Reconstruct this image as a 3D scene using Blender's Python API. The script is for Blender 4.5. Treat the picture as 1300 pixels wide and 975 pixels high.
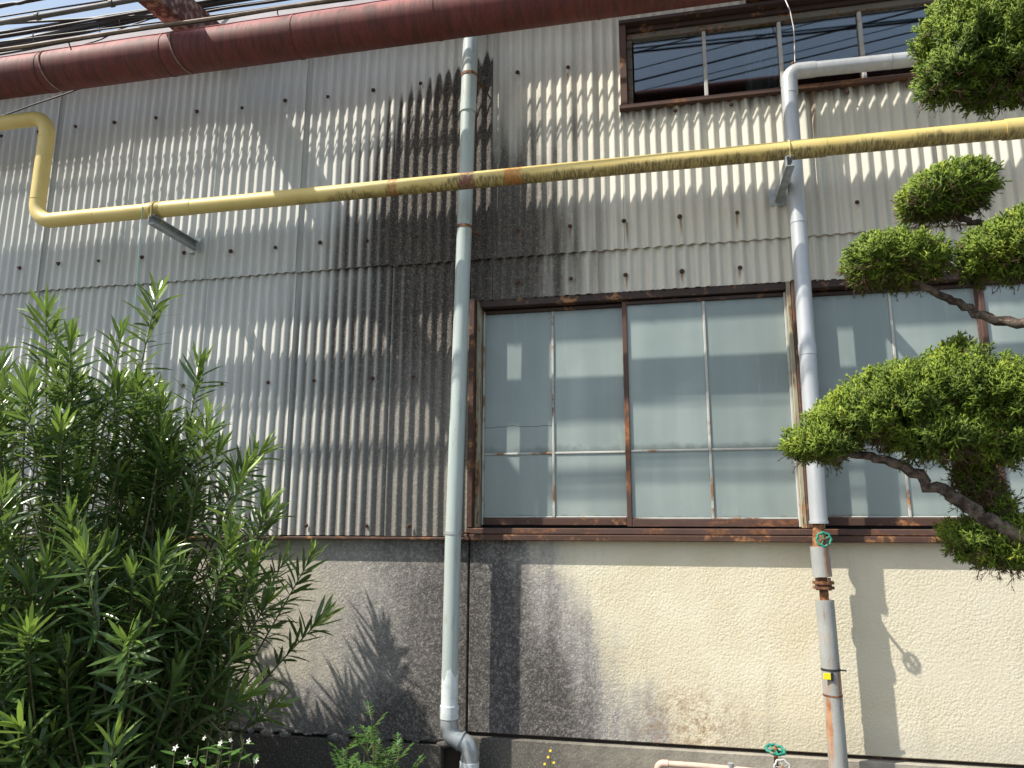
import bpy, bmesh, math, random
import numpy as np
from mathutils import Vector, Matrix

random.seed(7)
rng = np.random.default_rng(7)
S = bpy.context.scene
C = S.collection
for o in list(bpy.data.objects):
    bpy.data.objects.remove(o)

# ------------------------------------------------------------------ camera
# X runs along the factory wall, Y into it (wall face at Y = 0), Z up; metres
CAM = Vector((0.0, -4.3, 1.6))
ROT = ((0.97865385, 0.20549425, 0.00295992),      # camera right
       (0.03615316, -0.18631931, 0.98182385),     # camera up
       (-0.20231065, 0.96075867, 0.18977137))     # camera forward
FOC = 950.0
cd = bpy.data.cameras.new('camera')
cam = bpy.data.objects.new('camera', cd)
C.objects.link(cam)
cd.sensor_width = 36.0
cd.lens = 36.0 * FOC / 1300.0
cd.clip_start = 0.02
cd.clip_end = 500.0
mw = Matrix.Identity(4)
for i in range(3):
    mw[i][0], mw[i][1], mw[i][2], mw[i][3] = ROT[0][i], ROT[1][i], -ROT[2][i], CAM[i]
cam.matrix_world = mw
S.camera = cam
S.render.resolution_x, S.render.resolution_y = 1024, 768

# ------------------------------------------------------------------ daylight
SUN = Vector((-1.6, -1.0, 2.33)).normalized()      # towards the sun
elev = math.asin(SUN.z)
azim = math.atan2(SUN.x, SUN.y) % (2 * math.pi)
W = bpy.data.worlds.new('World')
S.world = W
W.use_nodes = True
wt = W.node_tree
sky = wt.nodes.new('ShaderNodeTexSky')
sky.sky_type = 'NISHITA'
sky.sun_disc = False
sky.sun_elevation = elev
sky.sun_rotation = azim
sky.air_density = 1.0
sky.dust_density = 2.5
sky.ozone_density = 1.0
# thin high haze veils the whole sky evenly
veil = wt.nodes.new('ShaderNodeMix'); veil.data_type = 'RGBA'; veil.blend_type = 'ADD'
veil.inputs[0].default_value = 1.0
veil.inputs[7].default_value = (2.0, 2.35, 2.5, 1)
wt.links.new(sky.outputs[0], veil.inputs[6])
wt.links.new(veil.outputs[2], wt.nodes['Background'].inputs[0])
wt.nodes['Background'].inputs[1].default_value = 0.10
sl = bpy.data.lights.new('sun', 'SUN')
sl.energy = 4.9
sl.angle = math.radians(0.53)
sl.color = (1.0, 0.94, 0.84)
sun = bpy.data.objects.new('sun', sl)
C.objects.link(sun)
sun.rotation_euler = SUN.to_track_quat('Z', 'Y').to_euler()
sun.location = (-8, -6, 12)
S.view_settings.view_transform = 'Standard'
S.view_settings.look = 'None'
S.view_settings.exposure = 0.50
S.view_settings.gamma = 1.0
S.view_settings.use_curve_mapping = False


# ------------------------------------------------------------------ helpers
def at(px, py, dist):
    """world point seen at photo pixel (px, py) in the plane `dist` metres along +Y from the camera"""
    a, b = (px - 650.0) / FOC, -(py - 487.5) / FOC
    d = Vector([ROT[0][i] * a + ROT[1][i] * b + ROT[2][i] for i in range(3)])
    return CAM + d * (dist / d.y)


def off(px, py, d):
    """the same, with d the stand-off from the wall"""
    return at(px, py, 4.3 - d)


def tag(o, label=None, cat=None, group=None, kind=None):
    if label: o['label'] = label
    if cat: o['category'] = cat
    if group: o['group'] = group
    if kind: o['kind'] = kind
    return o


def empty(name, loc=(0, 0, 0), label=None, cat=None, group=None):
    o = bpy.data.objects.new(name, None)
    C.objects.link(o)
    o.location = loc
    o.empty_display_size = 0.1
    return tag(o, label, cat, group)


def link(name, me, parent=None):
    o = bpy.data.objects.new(name, me)
    C.objects.link(o)
    if parent is not None:
        o.parent = parent
        root = parent
        p = Vector(parent.location)
        while root.parent is not None:
            root = root.parent
            p += Vector(root.location)
        o.location = -p if not o.get('local') else (0, 0, 0)
    return o


class MB:
    """collects shapes in world coordinates and links them as one mesh object"""
    def __init__(s):
        s.v, s.f = [], []

    def add(s, v, f):
        n = len(s.v)
        s.v += [tuple(map(float, p)) for p in v]
        s.f += [tuple(n + i for i in q) for q in f]
        return s

    def box(s, x0, x1, y0, y1, z0, z1, bev=0.0):
        bm = bmesh.new()
        bmesh.ops.create_cube(bm, size=1.0)
        for v in bm.verts:
            v.co = ((x0 + x1) / 2 + v.co.x * (x1 - x0), (y0 + y1) / 2 + v.co.y * (y1 - y0), (z0 + z1) / 2 + v.co.z * (z1 - z0))
        if bev:
            bmesh.ops.bevel(bm, geom=bm.edges[:], offset=bev, segments=1, affect='EDGES')
        bm.verts.index_update()
        s.add([v.co[:] for v in bm.verts], [[v.index for v in f.verts] for f in bm.faces])
        bm.free()
        return s

    def tube(s, pts, r, seg=16, caps=True, wob=0.0):
        pts = [Vector(p) for p in pts]
        n = len(pts)
        rs = r if isinstance(r, (list, tuple)) else [r] * n
        t0 = (pts[1] - pts[0]).normalized()
        u = t0.cross(Vector((0, 0, 1)))
        if u.length < 1e-3:
            u = t0.cross(Vector((0, 1, 0)))
        u.normalize()
        vs, fs = [], []
        prev = t0
        for i in range(n):
            if i == 0: t = t0
            elif i == n - 1: t = (pts[i] - pts[i - 1]).normalized()
            else: t = ((pts[i + 1] - pts[i]).normalized() + (pts[i] - pts[i - 1]).normalized()).normalized()
            q = prev.rotation_difference(t)
            u = (q @ u).normalized()
            prev = t
            w = t.cross(u)
            # mitre correction
            for k in range(seg):
                a = 2 * math.pi * k / seg
                rr = rs[i] * (1 + (random.uniform(-wob, wob) if wob else 0))
                vs.append(pts[i] + (u * math.cos(a) + w * math.sin(a)) * rr)
        for i in range(n - 1):
            for k in range(seg):
                k2 = (k + 1) % seg
                fs.append((i * seg + k, i * seg + k2, (i + 1) * seg + k2, (i + 1) * seg + k))
        if caps:
            fs.append(tuple(range(seg - 1, -1, -1)))
            fs.append(tuple((n - 1) * seg + k for k in range(seg)))
        return s.add(vs, fs)

    def build(s, name, mat, parent=None, smooth=35):
        me = bpy.data.meshes.new(name)
        me.from_pydata(s.v, [], s.f)
        if mat is not None:
            me.materials.append(mat)
        if smooth:
            me.shade_smooth()
            me.set_sharp_from_angle(angle=math.radians(smooth))
        me.update()
        return link(name, me, parent)


def fillet(pts, R, n=8):
    pts = [Vector(p) for p in pts]
    out = [pts[0]]
    for i in range(1, len(pts) - 1):
        a = (pts[i - 1] - pts[i]).normalized()
        b = (pts[i + 1] - pts[i]).normalized()
        ang = a.angle(b)
        if ang > 3.1:
            out.append(pts[i]); continue
        d = R / math.tan(ang / 2)
        c = pts[i] + (a + b).normalized() * (R / math.sin(ang / 2))
        p0, p1 = pts[i] + a * d - c, pts[i] + b * d - c
        for k in range(n + 1):
            out.append(c + p0.normalized().slerp(p1.normalized(), k / n) * R)
    out.append(pts[-1])
    return out


def np_mesh(name, verts, faces, mat, parent=None, tint=None, smooth=False):
    """verts (N,3), faces (M,k) arrays"""
    me = bpy.data.meshes.new(name)
    verts = np.asarray(verts, np.float32); faces = np.asarray(faces, np.int32)
    k = faces.shape[1]
    me.vertices.add(len(verts)); me.vertices.foreach_set('co', verts.ravel())
    me.loops.add(faces.size); me.loops.foreach_set('vertex_index', faces.ravel())
    me.polygons.add(len(faces))
    me.polygons.foreach_set('loop_start', np.arange(0, faces.size, k, dtype=np.int32))
    me.update(calc_edges=True)
    if tint is not None:
        at_ = me.attributes.new('tint', 'FLOAT', 'POINT')
        at_.data.foreach_set('value', np.asarray(tint, np.float32))
    if smooth: me.shade_smooth()
    me.materials.append(mat)
    return link(name, me, parent)


# ------------------------------------------------------------------ materials
class G:
    def __init__(s, name):
        s.m = bpy.data.materials.new(name)
        s.m.use_nodes = True
        s.t = s.m.node_tree
        s.b = s.t.nodes['Principled BSDF']

    def put(s, sock, v):
        if isinstance(v, bpy.types.NodeSocket): s.t.links.new(v, sock)
        elif isinstance(v, (tuple, list)) and len(v) == 3 and sock.type == 'RGBA': sock.default_value = (*v, 1)
        else: sock.default_value = v

    def node(s, typ, ins=None, **props):
        n = s.t.nodes.new(typ)
        for k, v in props.items(): setattr(n, k, v)
        for k, v in (ins or {}).items(): s.put(n.inputs[k], v)
        return n

    def ma(s, op, a, b=0.0, c=0.0, clamp=False):
        n = s.node('ShaderNodeMath', {0: a, 1: b, 2: c}, operation=op, use_clamp=clamp)
        return n.outputs[0]

    def add(s, *a):
        r = a[0]
        for x in a[1:]: r = s.ma('ADD', r, x)
        return r

    def mul(s, *a):
        r = a[0]
        for x in a[1:]: r = s.ma('MULTIPLY', r, x)
        return r

    def sst(s, x, a, b, o0=0.0, o1=1.0):
        n = s.node('ShaderNodeMapRange', {0: x, 1: a, 2: b, 3: o0, 4: o1}, interpolation_type='SMOOTHSTEP')
        return n.outputs[0]

    def lin(s, x, a, b, o0=0.0, o1=1.0):
        return s.node('ShaderNodeMapRange', {0: x, 1: a, 2: b, 3: o0, 4: o1}).outputs[0]

    def mix(s, f, a, b):
        n = s.node('ShaderNodeMix', data_type='RGBA')
        s.put(n.inputs[0], f); s.put(n.inputs[6], a); s.put(n.inputs[7], b)
        return n.outputs[2]

    def pos(s):
        return s.node('ShaderNodeNewGeometry').outputs['Position']

    def xyz(s, v=None):
        n = s.node('ShaderNodeSeparateXYZ', {0: v if v is not None else s.pos()})
        return n.outputs

    def noise(s, scale, detail=3, rough=0.55, sc=(1, 1, 1), vec=None):
        m = s.node('ShaderNodeMapping', {0: vec if vec is not None else s.pos(), 3: sc})
        return s.node('ShaderNodeTexNoise', {'Vector': m.outputs[0], 'Scale': scale, 'Detail': detail, 'Roughness': rough}).outputs[0]

    def curve(s, x, pts, lo, hi):
        """piecewise curve y(x); pts sorted by x, y between lo and hi"""
        x0, x1 = pts[0][0], pts[-1][0]
        n = s.node('ShaderNodeFloatCurve', {1: s.lin(x, x0, x1)})
        c = n.mapping.curves[0]
        q = [((a - x0) / (x1 - x0), (b - lo) / (hi - lo)) for a, b in pts]
        c.points[0].location = q[0]; c.points[1].location = q[-1]
        for p in q[1:-1]: c.points.new(*p)
        for p in c.points: p.handle_type = 'VECTOR'
        n.mapping.update()
        return s.lin(n.outputs[0], 0, 1, lo, hi)

    def bump(s, h, strength=0.5, dist=0.01):
        n = s.node('ShaderNodeBump', {'Height': h, 'Strength': strength, 'Distance': dist})
        s.put(s.b.inputs['Normal'], n.outputs[0])

    def out(s, col, rough=0.6, metal=0.0, spec=None):
        s.put(s.b.inputs['Base Color'], col)
        s.put(s.b.inputs['Roughness'], rough)
        s.put(s.b.inputs['Metallic'], metal)
        if spec is not None: s.put(s.b.inputs['Specular IOR Level'], spec)
        return s.m


def speckle(g, scale, lo=0.52, hi=0.68):
    return g.sst(g.noise(scale, 2, 0.6), lo, hi)


# corrugated fibre-cement sheets with soot-coloured lichen round the downpipe
def mat_sheet():
    g = G('fibre_cement'); p = g.xyz()
    X, Y, Z = p[0], p[1], p[2]
    big = g.noise(1.6, 4, 0.6)
    streak = g.noise(1.0, 4, 0.6, (26, 3, 0.9))
    wide = g.noise(1.0, 3, 0.55, (7, 2, 0.5))
    base = g.mix(g.sst(X, -2.6, 0.2), (0.53, 0.535, 0.51), (0.63, 0.60, 0.505))
    base = g.mix(g.sst(streak, 0.40, 0.75, 0, 0.45), base, (0.36, 0.35, 0.31))
    base = g.mix(g.sst(wide, 0.5, 0.8, 0, 0.4), base, (0.30, 0.30, 0.28))
    base = g.mix(g.sst(big, 0.5, 0.75, 0, 0.3), base, (0.62, 0.60, 0.53))
    nz = g.ma('SUBTRACT', g.noise(1.0, 5, 0.65, (9, 3, 1.3)), 0.5)
    ridge = g.mul(g.ma('SUBTRACT', g.noise(1.0, 1, 0.5, (13, 1, 0.2)), 0.5), 0.5)
    # stain is stronger in the furrows than on the ridges
    valley = g.node('ShaderNodeAttribute', attribute_name='furrow').outputs['Fac']
    xb = g.curve(Z, [(1.5, -2.75), (2.4, -2.75), (2.9, -2.60), (3.2, -2.42), (3.26, -2.38), (3.6, -2.22), (3.9, -2.05), (4.2, -1.86), (4.4, -1.70), (4.55, -1.44), (4.66, -1.05), (4.7, -0.95)], -3.0, 0.0)
    wid = g.curve(Z, [(1.5, 1.05), (2.6, 1.0), (3.2, 0.80), (3.26, 0.60), (4.0, 0.28), (4.7, 0.14)], 0.0, 1.0)
    e = g.ma('DIVIDE', g.add(g.ma('SUBTRACT', X, xb), g.mul(nz, 0.45), g.mul(ridge, .6), g.mul(valley, g.sst(Z, 3.3, 2.7, 0.14, 0.34))), wid)
    left = g.mul(g.sst(e, 0.0, 1.0), g.ma('LESS_THAN', X, -1.034))
    zr = g.sst(g.add(Z, g.mul(nz, 0.9), g.mul(ridge, 1.2)), 4.45, 3.55)
    right = g.mul(zr, g.sst(g.add(X, g.mul(nz, 0.5), ridge), -0.90, -0.28, 1.0, 0.0), g.ma('GREATER_THAN', X, -1.034))
    st = g.ma('MAXIMUM', left, g.ma('MINIMUM', g.mul(right, 1.35), 0.95))
    sp = speckle(g, 150)
    sp2 = speckle(g, 55, 0.45, 0.75)
    dark = g.mix(g.add(g.mul(sp, 0.45), g.mul(sp2, 0.18)), (0.048, 0.041, 0.036), (0.34, 0.30, 0.25))
    keep = g.mul(st, g.sst(g.noise(60, 3), 0.25, 0.5, 0.82, 1.0), g.sst(Z, 2.9, 2.2, 1.0, 0.80))
    col = g.mix(keep, base, dark)
    # dark band with a ragged lower edge under the upper window sill
    sill_band = g.mul(g.sst(g.add(Z, g.mul(g.noise(1.0, 2, 0.5, (30, 1, 1)), 0.22)), 4.17, 4.27), g.ma('GREATER_THAN', X, -0.22), g.ma('LESS_THAN', Z, 4.2))
    col = g.mix(g.mul(sill_band, 0.85), col, (0.05, 0.045, 0.04))
    # rust runs below the hook bolts
    for bx, bz, ln in ((-0.543, 3.41, .10), (-0.199, 3.415, .16), (0.116, 3.417, .15), (0.437, 3.413, .12), (-0.212, 3.083, .10), (0.112, 3.083, .09), (0.437, 3.083, .08), (-0.863, 3.41, .06), (-0.546, 4.46, .08), (0.90, 4.17, .5), (1.43, 3.5, .5)):
        w = 0.011 if ln < .3 else 0.022
        dx = g.ma('ABSOLUTE', g.ma('SUBTRACT', g.add(X, g.mul(g.ma('SUBTRACT', g.noise(12, 1), 0.5), 0.01)), bx))
        mk = g.mul(g.sst(dx, w * .2, w, 1, 0), g.sst(Z, bz - ln, bz - ln * .2), g.ma('LESS_THAN', Z, bz))
        col = g.mix(g.mul(mk, 0.75), col, (0.20, 0.10, 0.035))
    h = g.add(g.mul(g.noise(190, 3, 0.6), 0.6), g.mul(sp2, g.mul(st, 1.2)), g.mul(g.noise(25, 3), 1.0))
    g.bump(h, 0.35, 0.003)
    return g.out(col, g.sst(st, 0, 1, 0.62, 0.85), 0, 0.35)


def mat_plaster():
    g = G('rough_plaster'); p = g.xyz()
    X, Z = p[0], p[2]
    nz = g.ma('SUBTRACT', g.noise(2.6, 5, 0.6), 0.5)
    ns = g.ma('SUBTRACT', g.noise(1.0, 4, 0.6, (7, 1, 0.8)), 0.5)
    cream = g.mix(g.sst(g.noise(3.0, 4), 0.3, 0.75), (0.66, 0.595, 0.425), (0.73, 0.68, 0.53))
    cream = g.mix(g.sst(X, 0.4, 1.6, 0, 0.7), cream, (0.63, 0.58, 0.46))
    cream = g.mix(g.sst(ns, 0.05, 0.3, 0, 0.5), cream, (0.46, 0.42, 0.32))
    # right-hand panel: soot fading out to the right, reaching farther near the foot
    xa = g.curve(Z, [(0.4, -0.75), (0.7, -0.85), (1.0, -1.08), (1.3, -1.2), (1.6, -1.22)], -2, 1)
    wa = g.curve(Z, [(0.4, 0.98), (0.8, 1.02), (1.1, 0.98), (1.6, 0.85)], 0, 2)
    e = g.ma('DIVIDE', g.ma('SUBTRACT', g.add(X, g.mul(nz, 0.55), g.mul(ns, 0.6)), xa), wa)
    sr = g.mul(g.sst(e, 0, 1, 1, 0), g.ma('GREATER_THAN', X, -1.16))
    # left-hand panel: pale at the bush, dark towards the downpipe and the foot
    sl_ = g.add(g.sst(g.add(X, g.mul(nz, 0.6), g.mul(ns, 0.5)), -2.20, -1.15, 0.30, 0.90), g.sst(Z, 0.8, 0.45, 0, 0.35))
    sl_ = g.mul(g.ma('MINIMUM', sl_, 0.97), g.ma('LESS_THAN', X, -1.16))
    st = g.ma('MAXIMUM', sr, sl_)
    sp = speckle(g, 120)
    sp2 = speckle(g, 48, 0.42, 0.72)
    gr = g.add(g.mul(sp, 0.55), g.mul(sp2, 0.35))
    dark = g.mix(gr, (0.075, 0.070, 0.068), (0.33, 0.305, 0.275))
    mid = g.mix(gr, (0.29, 0.275, 0.255), (0.60, 0.57, 0.52))
    col = g.mix(g.sst(st, 0.02, 0.5), cream, mid)
    col = g.mix(g.sst(st, 0.38, 0.95), col, dark)
    # rusty splash near the foot
    dx = g.ma('SUBTRACT', X, 0.08); dz = g.ma('SUBTRACT', Z, 0.55)
    r = g.ma('SQRT', g.add(g.mul(dx, dx, 0.8), g.mul(dz, dz)))
    ru = g.mul(g.sst(g.add(r, g.mul(nz, 0.30)), 0.03, 0.40, 1, 0), g.sst(g.noise(30, 5, 0.75), 0.38, 0.66))
    col = g.mix(g.mul(ru, 0.75), col, (0.26, 0.15, 0.08))
    foot = g.mul(g.sst(g.add(Z, g.mul(nz, 0.25)), 0.50, 0.68, 1, 0), g.ma('GREATER_THAN', X, 0.2))
    col = g.mix(g.mul(foot, 0.35), col, (0.42, 0.39, 0.33))
    vo = g.node('ShaderNodeTexVoronoi', {'Vector': g.pos(), 'Scale': 85.0, 'Smoothness': 0.6}, feature='SMOOTH_F1').outputs['Distance']
    patch = g.sst(g.noise(5, 3), 0.3, 0.7, 0.55, 1.0)
    h = g.mul(patch, g.add(g.mul(vo, -1.0), g.mul(g.noise(60, 4, 0.6), 0.9), g.mul(g.noise(240, 2, 0.5), 0.3)))
    g.bump(h, 0.34, 0.007)
    return g.out(col, 0.9, 0, 0.2)


def mat_concrete():
    g = G('foundation_concrete'); p = g.xyz()
    X, Z = p[0], p[2]
    n = g.noise(9, 5, 0.65)
    col = g.mix(g.sst(n, 0.3, 0.7), (0.27, 0.25, 0.21), (0.40, 0.37, 0.30))
    st = g.sst(g.add(X, g.mul(g.noise(3, 4), 0.8)), -0.9, 0.9, 1, 0)
    col = g.mix(g.mul(st, 0.9), col, g.mix(speckle(g, 90), (0.06, 0.055, 0.05), (0.2, 0.18, 0.16)))
    g.bump(g.noise(60, 4, 0.6), 0.5, 0.006)
    return g.out(col, 0.92, 0, 0.2)


def simple(name, col, rough=0.6, metal=0.0, var=0.25, scale=12, bump=0.0, bs=80, sc=(1, 1, 1), spec=None):
    g = G(name)
    n = g.noise(scale, 5, 0.6, sc)
    c2 = tuple(c * (1 - var) for c in col); c3 = tuple(min(1, c * (1 + var * .6)) for c in col)
    c = g.mix(g.sst(n, 0.3, 0.7), c2, c3)
    if bump: g.bump(g.noise(bs, 3, 0.6), bump, 0.004)
    return g.out(c, rough, metal, spec)


def rusty(name, col, rust=(0.17, 0.065, 0.025), amt=(0.5, 0.62), rough=0.65, scale=9, sc=(1, 1, 1), rust2=(0.34, 0.17, 0.07)):
    g = G(name)
    base = g.mix(g.sst(g.noise(5, 4), 0.3, 0.7), tuple(c * .8 for c in col), col)
    n = g.noise(scale, 6, 0.65, sc)
    rc = g.mix(g.sst(g.noise(scale * 4, 3), 0.4, 0.65), rust, rust2)
    c = g.mix(g.sst(n, *amt), base, rc)
    g.bump(g.noise(90, 4, 0.65), 0.35, 0.003)
    return g.out(c, rough, 0, 0.35)


def mat_yellow():
    g = G('yellow_paint'); p = g.xyz(); X, Y, Z = p
    n = g.noise(4, 4)
    col = g.mix(g.sst(n, 0.3, 0.7), (0.60, 0.46, 0.155), (0.68, 0.54, 0.21))
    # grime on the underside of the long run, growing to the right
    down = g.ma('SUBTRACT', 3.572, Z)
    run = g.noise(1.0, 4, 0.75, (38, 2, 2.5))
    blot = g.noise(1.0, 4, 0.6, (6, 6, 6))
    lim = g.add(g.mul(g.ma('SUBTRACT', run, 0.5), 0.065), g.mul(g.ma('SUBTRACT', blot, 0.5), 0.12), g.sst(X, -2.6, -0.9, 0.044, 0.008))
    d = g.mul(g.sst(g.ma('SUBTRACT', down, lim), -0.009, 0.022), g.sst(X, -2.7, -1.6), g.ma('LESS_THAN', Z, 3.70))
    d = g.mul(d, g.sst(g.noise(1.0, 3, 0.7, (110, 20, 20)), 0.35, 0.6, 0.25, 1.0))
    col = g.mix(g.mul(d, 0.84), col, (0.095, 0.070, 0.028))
    # worn markings: red-brown bands
    for x0, w, c, a in ((-1.53, .030, (0.36, 0.10, 0.03), .75), (-1.08, .048, (0.20, 0.07, 0.06), .9), (-0.81, .055, (0.46, 0.17, 0.035), .8)):
        dx = g.ma('ABSOLUTE', g.ma('SUBTRACT', g.add(X, g.mul(g.ma('SUBTRACT', g.noise(30, 3), 0.5), 0.03)), x0))
        col = g.mix(g.mul(g.sst(dx, w * .75, w * 1.15, 1, 0), a, g.sst(g.noise(40, 3), 0.25, 0.6)), col, c)
    # fine weathering cracks round the elbows
    cr = g.sst(g.noise(1.0, 4, 0.7, (60, 60, 14)), 0.60, 0.70)
    col = g.mix(g.mul(cr, 0.35), col, (0.28, 0.20, 0.07))
    g.bump(g.noise(140, 3), 0.12, 0.002)
    return g.out(col, 0.5, 0, 0.4)


def mat_red():
    g = G('oxide_red_paint'); p = g.xyz(); X, Y, Z = p
    n = g.noise(3, 5, 0.6)
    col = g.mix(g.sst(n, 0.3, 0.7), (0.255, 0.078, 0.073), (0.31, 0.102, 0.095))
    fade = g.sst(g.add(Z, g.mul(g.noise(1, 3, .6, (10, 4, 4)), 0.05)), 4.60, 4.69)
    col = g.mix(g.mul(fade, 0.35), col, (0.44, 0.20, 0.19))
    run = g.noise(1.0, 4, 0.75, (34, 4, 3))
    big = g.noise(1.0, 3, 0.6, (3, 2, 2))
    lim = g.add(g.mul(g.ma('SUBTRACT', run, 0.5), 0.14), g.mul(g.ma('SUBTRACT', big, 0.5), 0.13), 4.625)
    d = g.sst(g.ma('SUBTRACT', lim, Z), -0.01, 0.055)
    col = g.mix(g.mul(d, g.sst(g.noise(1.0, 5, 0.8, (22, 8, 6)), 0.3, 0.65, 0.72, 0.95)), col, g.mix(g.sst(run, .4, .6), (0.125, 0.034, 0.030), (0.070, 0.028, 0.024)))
    chip = g.sst(g.noise(1, 4, 0.7, (9, 9, 30)), 0.66, 0.72)
    col = g.mix(g.mul(chip, 0.6), col, (0.05, 0.035, 0.03))
    g.bump(g.noise(70, 4), 0.15, 0.003)
    return g.out(col, 0.62, 0, 0.25)


def mat_pvc():
    g = G('pale_green_grey_pipe'); p = g.xyz(); X, Y, Z = p
    n = g.noise(1.0, 4, 0.6, (14, 14, 1.4))
    col = g.mix(g.sst(n, 0.3, 0.7), (0.36, 0.425, 0.405), (0.44, 0.50, 0.475))
    col = g.mix(g.sst(g.noise(1.0, 5, 0.7, (30, 30, 5)), 0.55, 0.72, 0, 0.6), col, (0.22, 0.235, 0.215))
    col = g.mix(g.sst(g.noise(1.0, 4, 0.65, (22, 22, 0.8)), 0.55, 0.72, 0, 0.45), col, (0.27, 0.25, 0.20))
    # repainted white foot with a dribbled upper edge
    up = g.ma('LESS_THAN', Z, g.add(0.83, g.mul(g.ma('SUBTRACT', g.noise(1, 2, .5, (24, 24, 2)), 0.5), -0.22)))
    col = g.mix(g.mul(up, 0.9), col, g.mix(g.sst(g.noise(14, 4), .45, .7), (0.74, 0.79, 0.80), (0.58, 0.63, 0.63)))
    return g.out(col, 0.42, 0, 0.45)


def mat_frost(name, crack=False, dark=0.0):
    g = G(name)
    gen = g.node('ShaderNodeTexCoord').outputs['Generated']
    q = g.xyz(gen); p = g.xyz()
    a = 0.9 - dark
    n = g.noise(1.0, 3, 0.5, (5, 1, 0.5))
    col = g.mix(g.sst(n, 0.35, 0.7), (0.275 * a, 0.335 * a, 0.320 * a), (0.350 * a, 0.410 * a, 0.390 * a))
    dz = g.add(q[2], g.mul(g.noise(16, 4), 0.10))
    edge = g.ma('MAXIMUM', g.sst(dz, 0.055, 0.11, 1, 0), g.sst(g.add(q[2], g.mul(g.noise(20, 3), -0.05)), 0.94, 0.985))
    ex = g.ma('ABSOLUTE', g.ma('SUBTRACT', q[0], 0.5))
    edge = g.ma('MAXIMUM', edge, g.sst(g.add(ex, g.mul(g.noise(18, 4), 0.06)), 0.50, 0.535))
    col = g.mix(g.mul(edge, 0.7), col, (0.10, 0.115, 0.105))
    cl = g.sst(g.noise(1.0, 4, 0.55, (2.6, 1, 3.4)), 0.35, 0.68)
    col = g.mix(g.mul(cl, 0.42), col, (0.20, 0.250, 0.242))
    wip = g.sst(g.noise(1.0, 5, 0.7, (16, 1, 2.2)), 0.58, 0.8)
    col = g.mix(g.mul(wip, 0.32), col, (0.48, 0.53, 0.5))
    if crack:
        w = g.add(2.205, g.mul(g.ma('SUBTRACT', g.noise(1.0, 2, 0.5, (4, 0, 0)), 0.5), 0.06))
        ck = g.sst(g.ma('ABSOLUTE', g.ma('SUBTRACT', p[2], w)), 0.0012, 0.0032, 1, 0)
        col = g.mix(g.mul(ck, 0.9), col, (0.05, 0.06, 0.06))
    g.put(g.b.inputs['Coat Weight'], 0.35)
    g.put(g.b.inputs['Coat Roughness'], 0.06)
    return g.out(col, 0.42, 0, 0.4)


def mat_glass():
    g = G('clear_glass')
    t = g.t
    t.nodes.remove(g.b)
    fr = g.node('ShaderNodeFresnel', {'IOR': 1.5}).outputs[0]
    f2 = g.ma('MULTIPLY', fr, 2.0, clamp=True)
    tr = g.node('ShaderNodeBsdfTransparent', {'Color': (0.72, 0.78, 0.80)})
    gl = g.node('ShaderNodeBsdfGlossy', {'Color': (0.95, 0.97, 1.0), 'Roughness': 0.015})
    mx = g.node('ShaderNodeMixShader', {0: f2})
    t.links.new(tr.outputs[0], mx.inputs[1]); t.links.new(gl.outputs[0], mx.inputs[2])
    t.links.new(mx.outputs[0], t.nodes['Material Output'].inputs[0])
    return g.m


def leafy(name, c1, c2, c3, rough=0.4, trans=0.35, tcol=(0.25, 0.42, 0.04), spec=0.5):
    """c1..c3 by the 'tint' attribute 0..1"""
    g = G(name)
    a = g.node('ShaderNodeAttribute', attribute_name='tint').outputs['Fac']
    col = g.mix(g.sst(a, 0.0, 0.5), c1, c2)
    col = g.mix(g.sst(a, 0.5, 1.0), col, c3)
    col = g.mix(g.sst(g.noise(40, 3), 0.35, 0.7, 0, 0.25), col, tuple(x * .6 for x in c2))
    m = g.out(col, rough, 0, spec)
    tr = g.node('ShaderNodeBsdfTranslucent', {'Color': g.mix(0.5, col, tcol)})
    mx = g.node('ShaderNodeMixShader', {0: trans})
    g.t.links.new(g.b.outputs[0], mx.inputs[1]); g.t.links.new(tr.outputs[0], mx.inputs[2])
    g.t.links.new(mx.outputs[0], g.t.nodes['Material Output'].inputs[0])
    return m


M = {}
M['sheet'] = mat_sheet()
M['plaster'] = mat_plaster()
M['concrete'] = mat_concrete()
M['yellow'] = mat_yellow()
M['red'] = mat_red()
M['pvc'] = mat_pvc()
M['frost'] = mat_frost('frosted_glass')
M['frost_crack'] = mat_frost('frosted_glass_cracked', True, 0.10)
M['frost_dark'] = mat_frost('frosted_glass_dim', False, 0.10)
M['glass'] = mat_glass()
M['frame'] = rusty('brown_frame_paint', (0.085, 0.045, 0.032), amt=(0.52, 0.66))
M['frame_dark'] = rusty('weathered_dark_frame', (0.05, 0.032, 0.026), (0.10, 0.045, 0.025), amt=(0.55, 0.7))
M['rustframe'] = rusty('rusted_frame', (0.095, 0.055, 0.043), (0.115, 0.048, 0.026), amt=(0.46, 0.64), sc=(0.6, 1, 3), rust2=(0.25, 0.115, 0.05))
M['stile'] = rusty('dark_stile_paint', (0.10, 0.055, 0.042), (0.20, 0.075, 0.03), amt=(0.50, 0.64), sc=(1, 1, .5), rust2=(0.30, 0.13, 0.05))
M['beamrust'] = rusty('red_brown_beam_rust', (0.135, 0.045, 0.035), (0.065, 0.03, 0.023), amt=(0.42, 0.58), scale=6, rust2=(0.34, 0.22, 0.17))
M['muntin'] = rusty('peeling_muntin_paint', (0.50, 0.50, 0.46), (0.09, 0.06, 0.045), amt=(0.52, 0.64), scale=7)
M['weathered'] = rusty('weathered_grey_wood', (0.16, 0.15, 0.12), (0.07, 0.045, 0.03), amt=(0.46, 0.62), sc=(.5, 3, 3))
M['jambpaint'] = rusty('peeling_olive_paint', (0.40, 0.38, 0.27), (0.13, 0.075, 0.04), amt=(0.46, 0.6), sc=(3, 3, .5))
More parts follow.
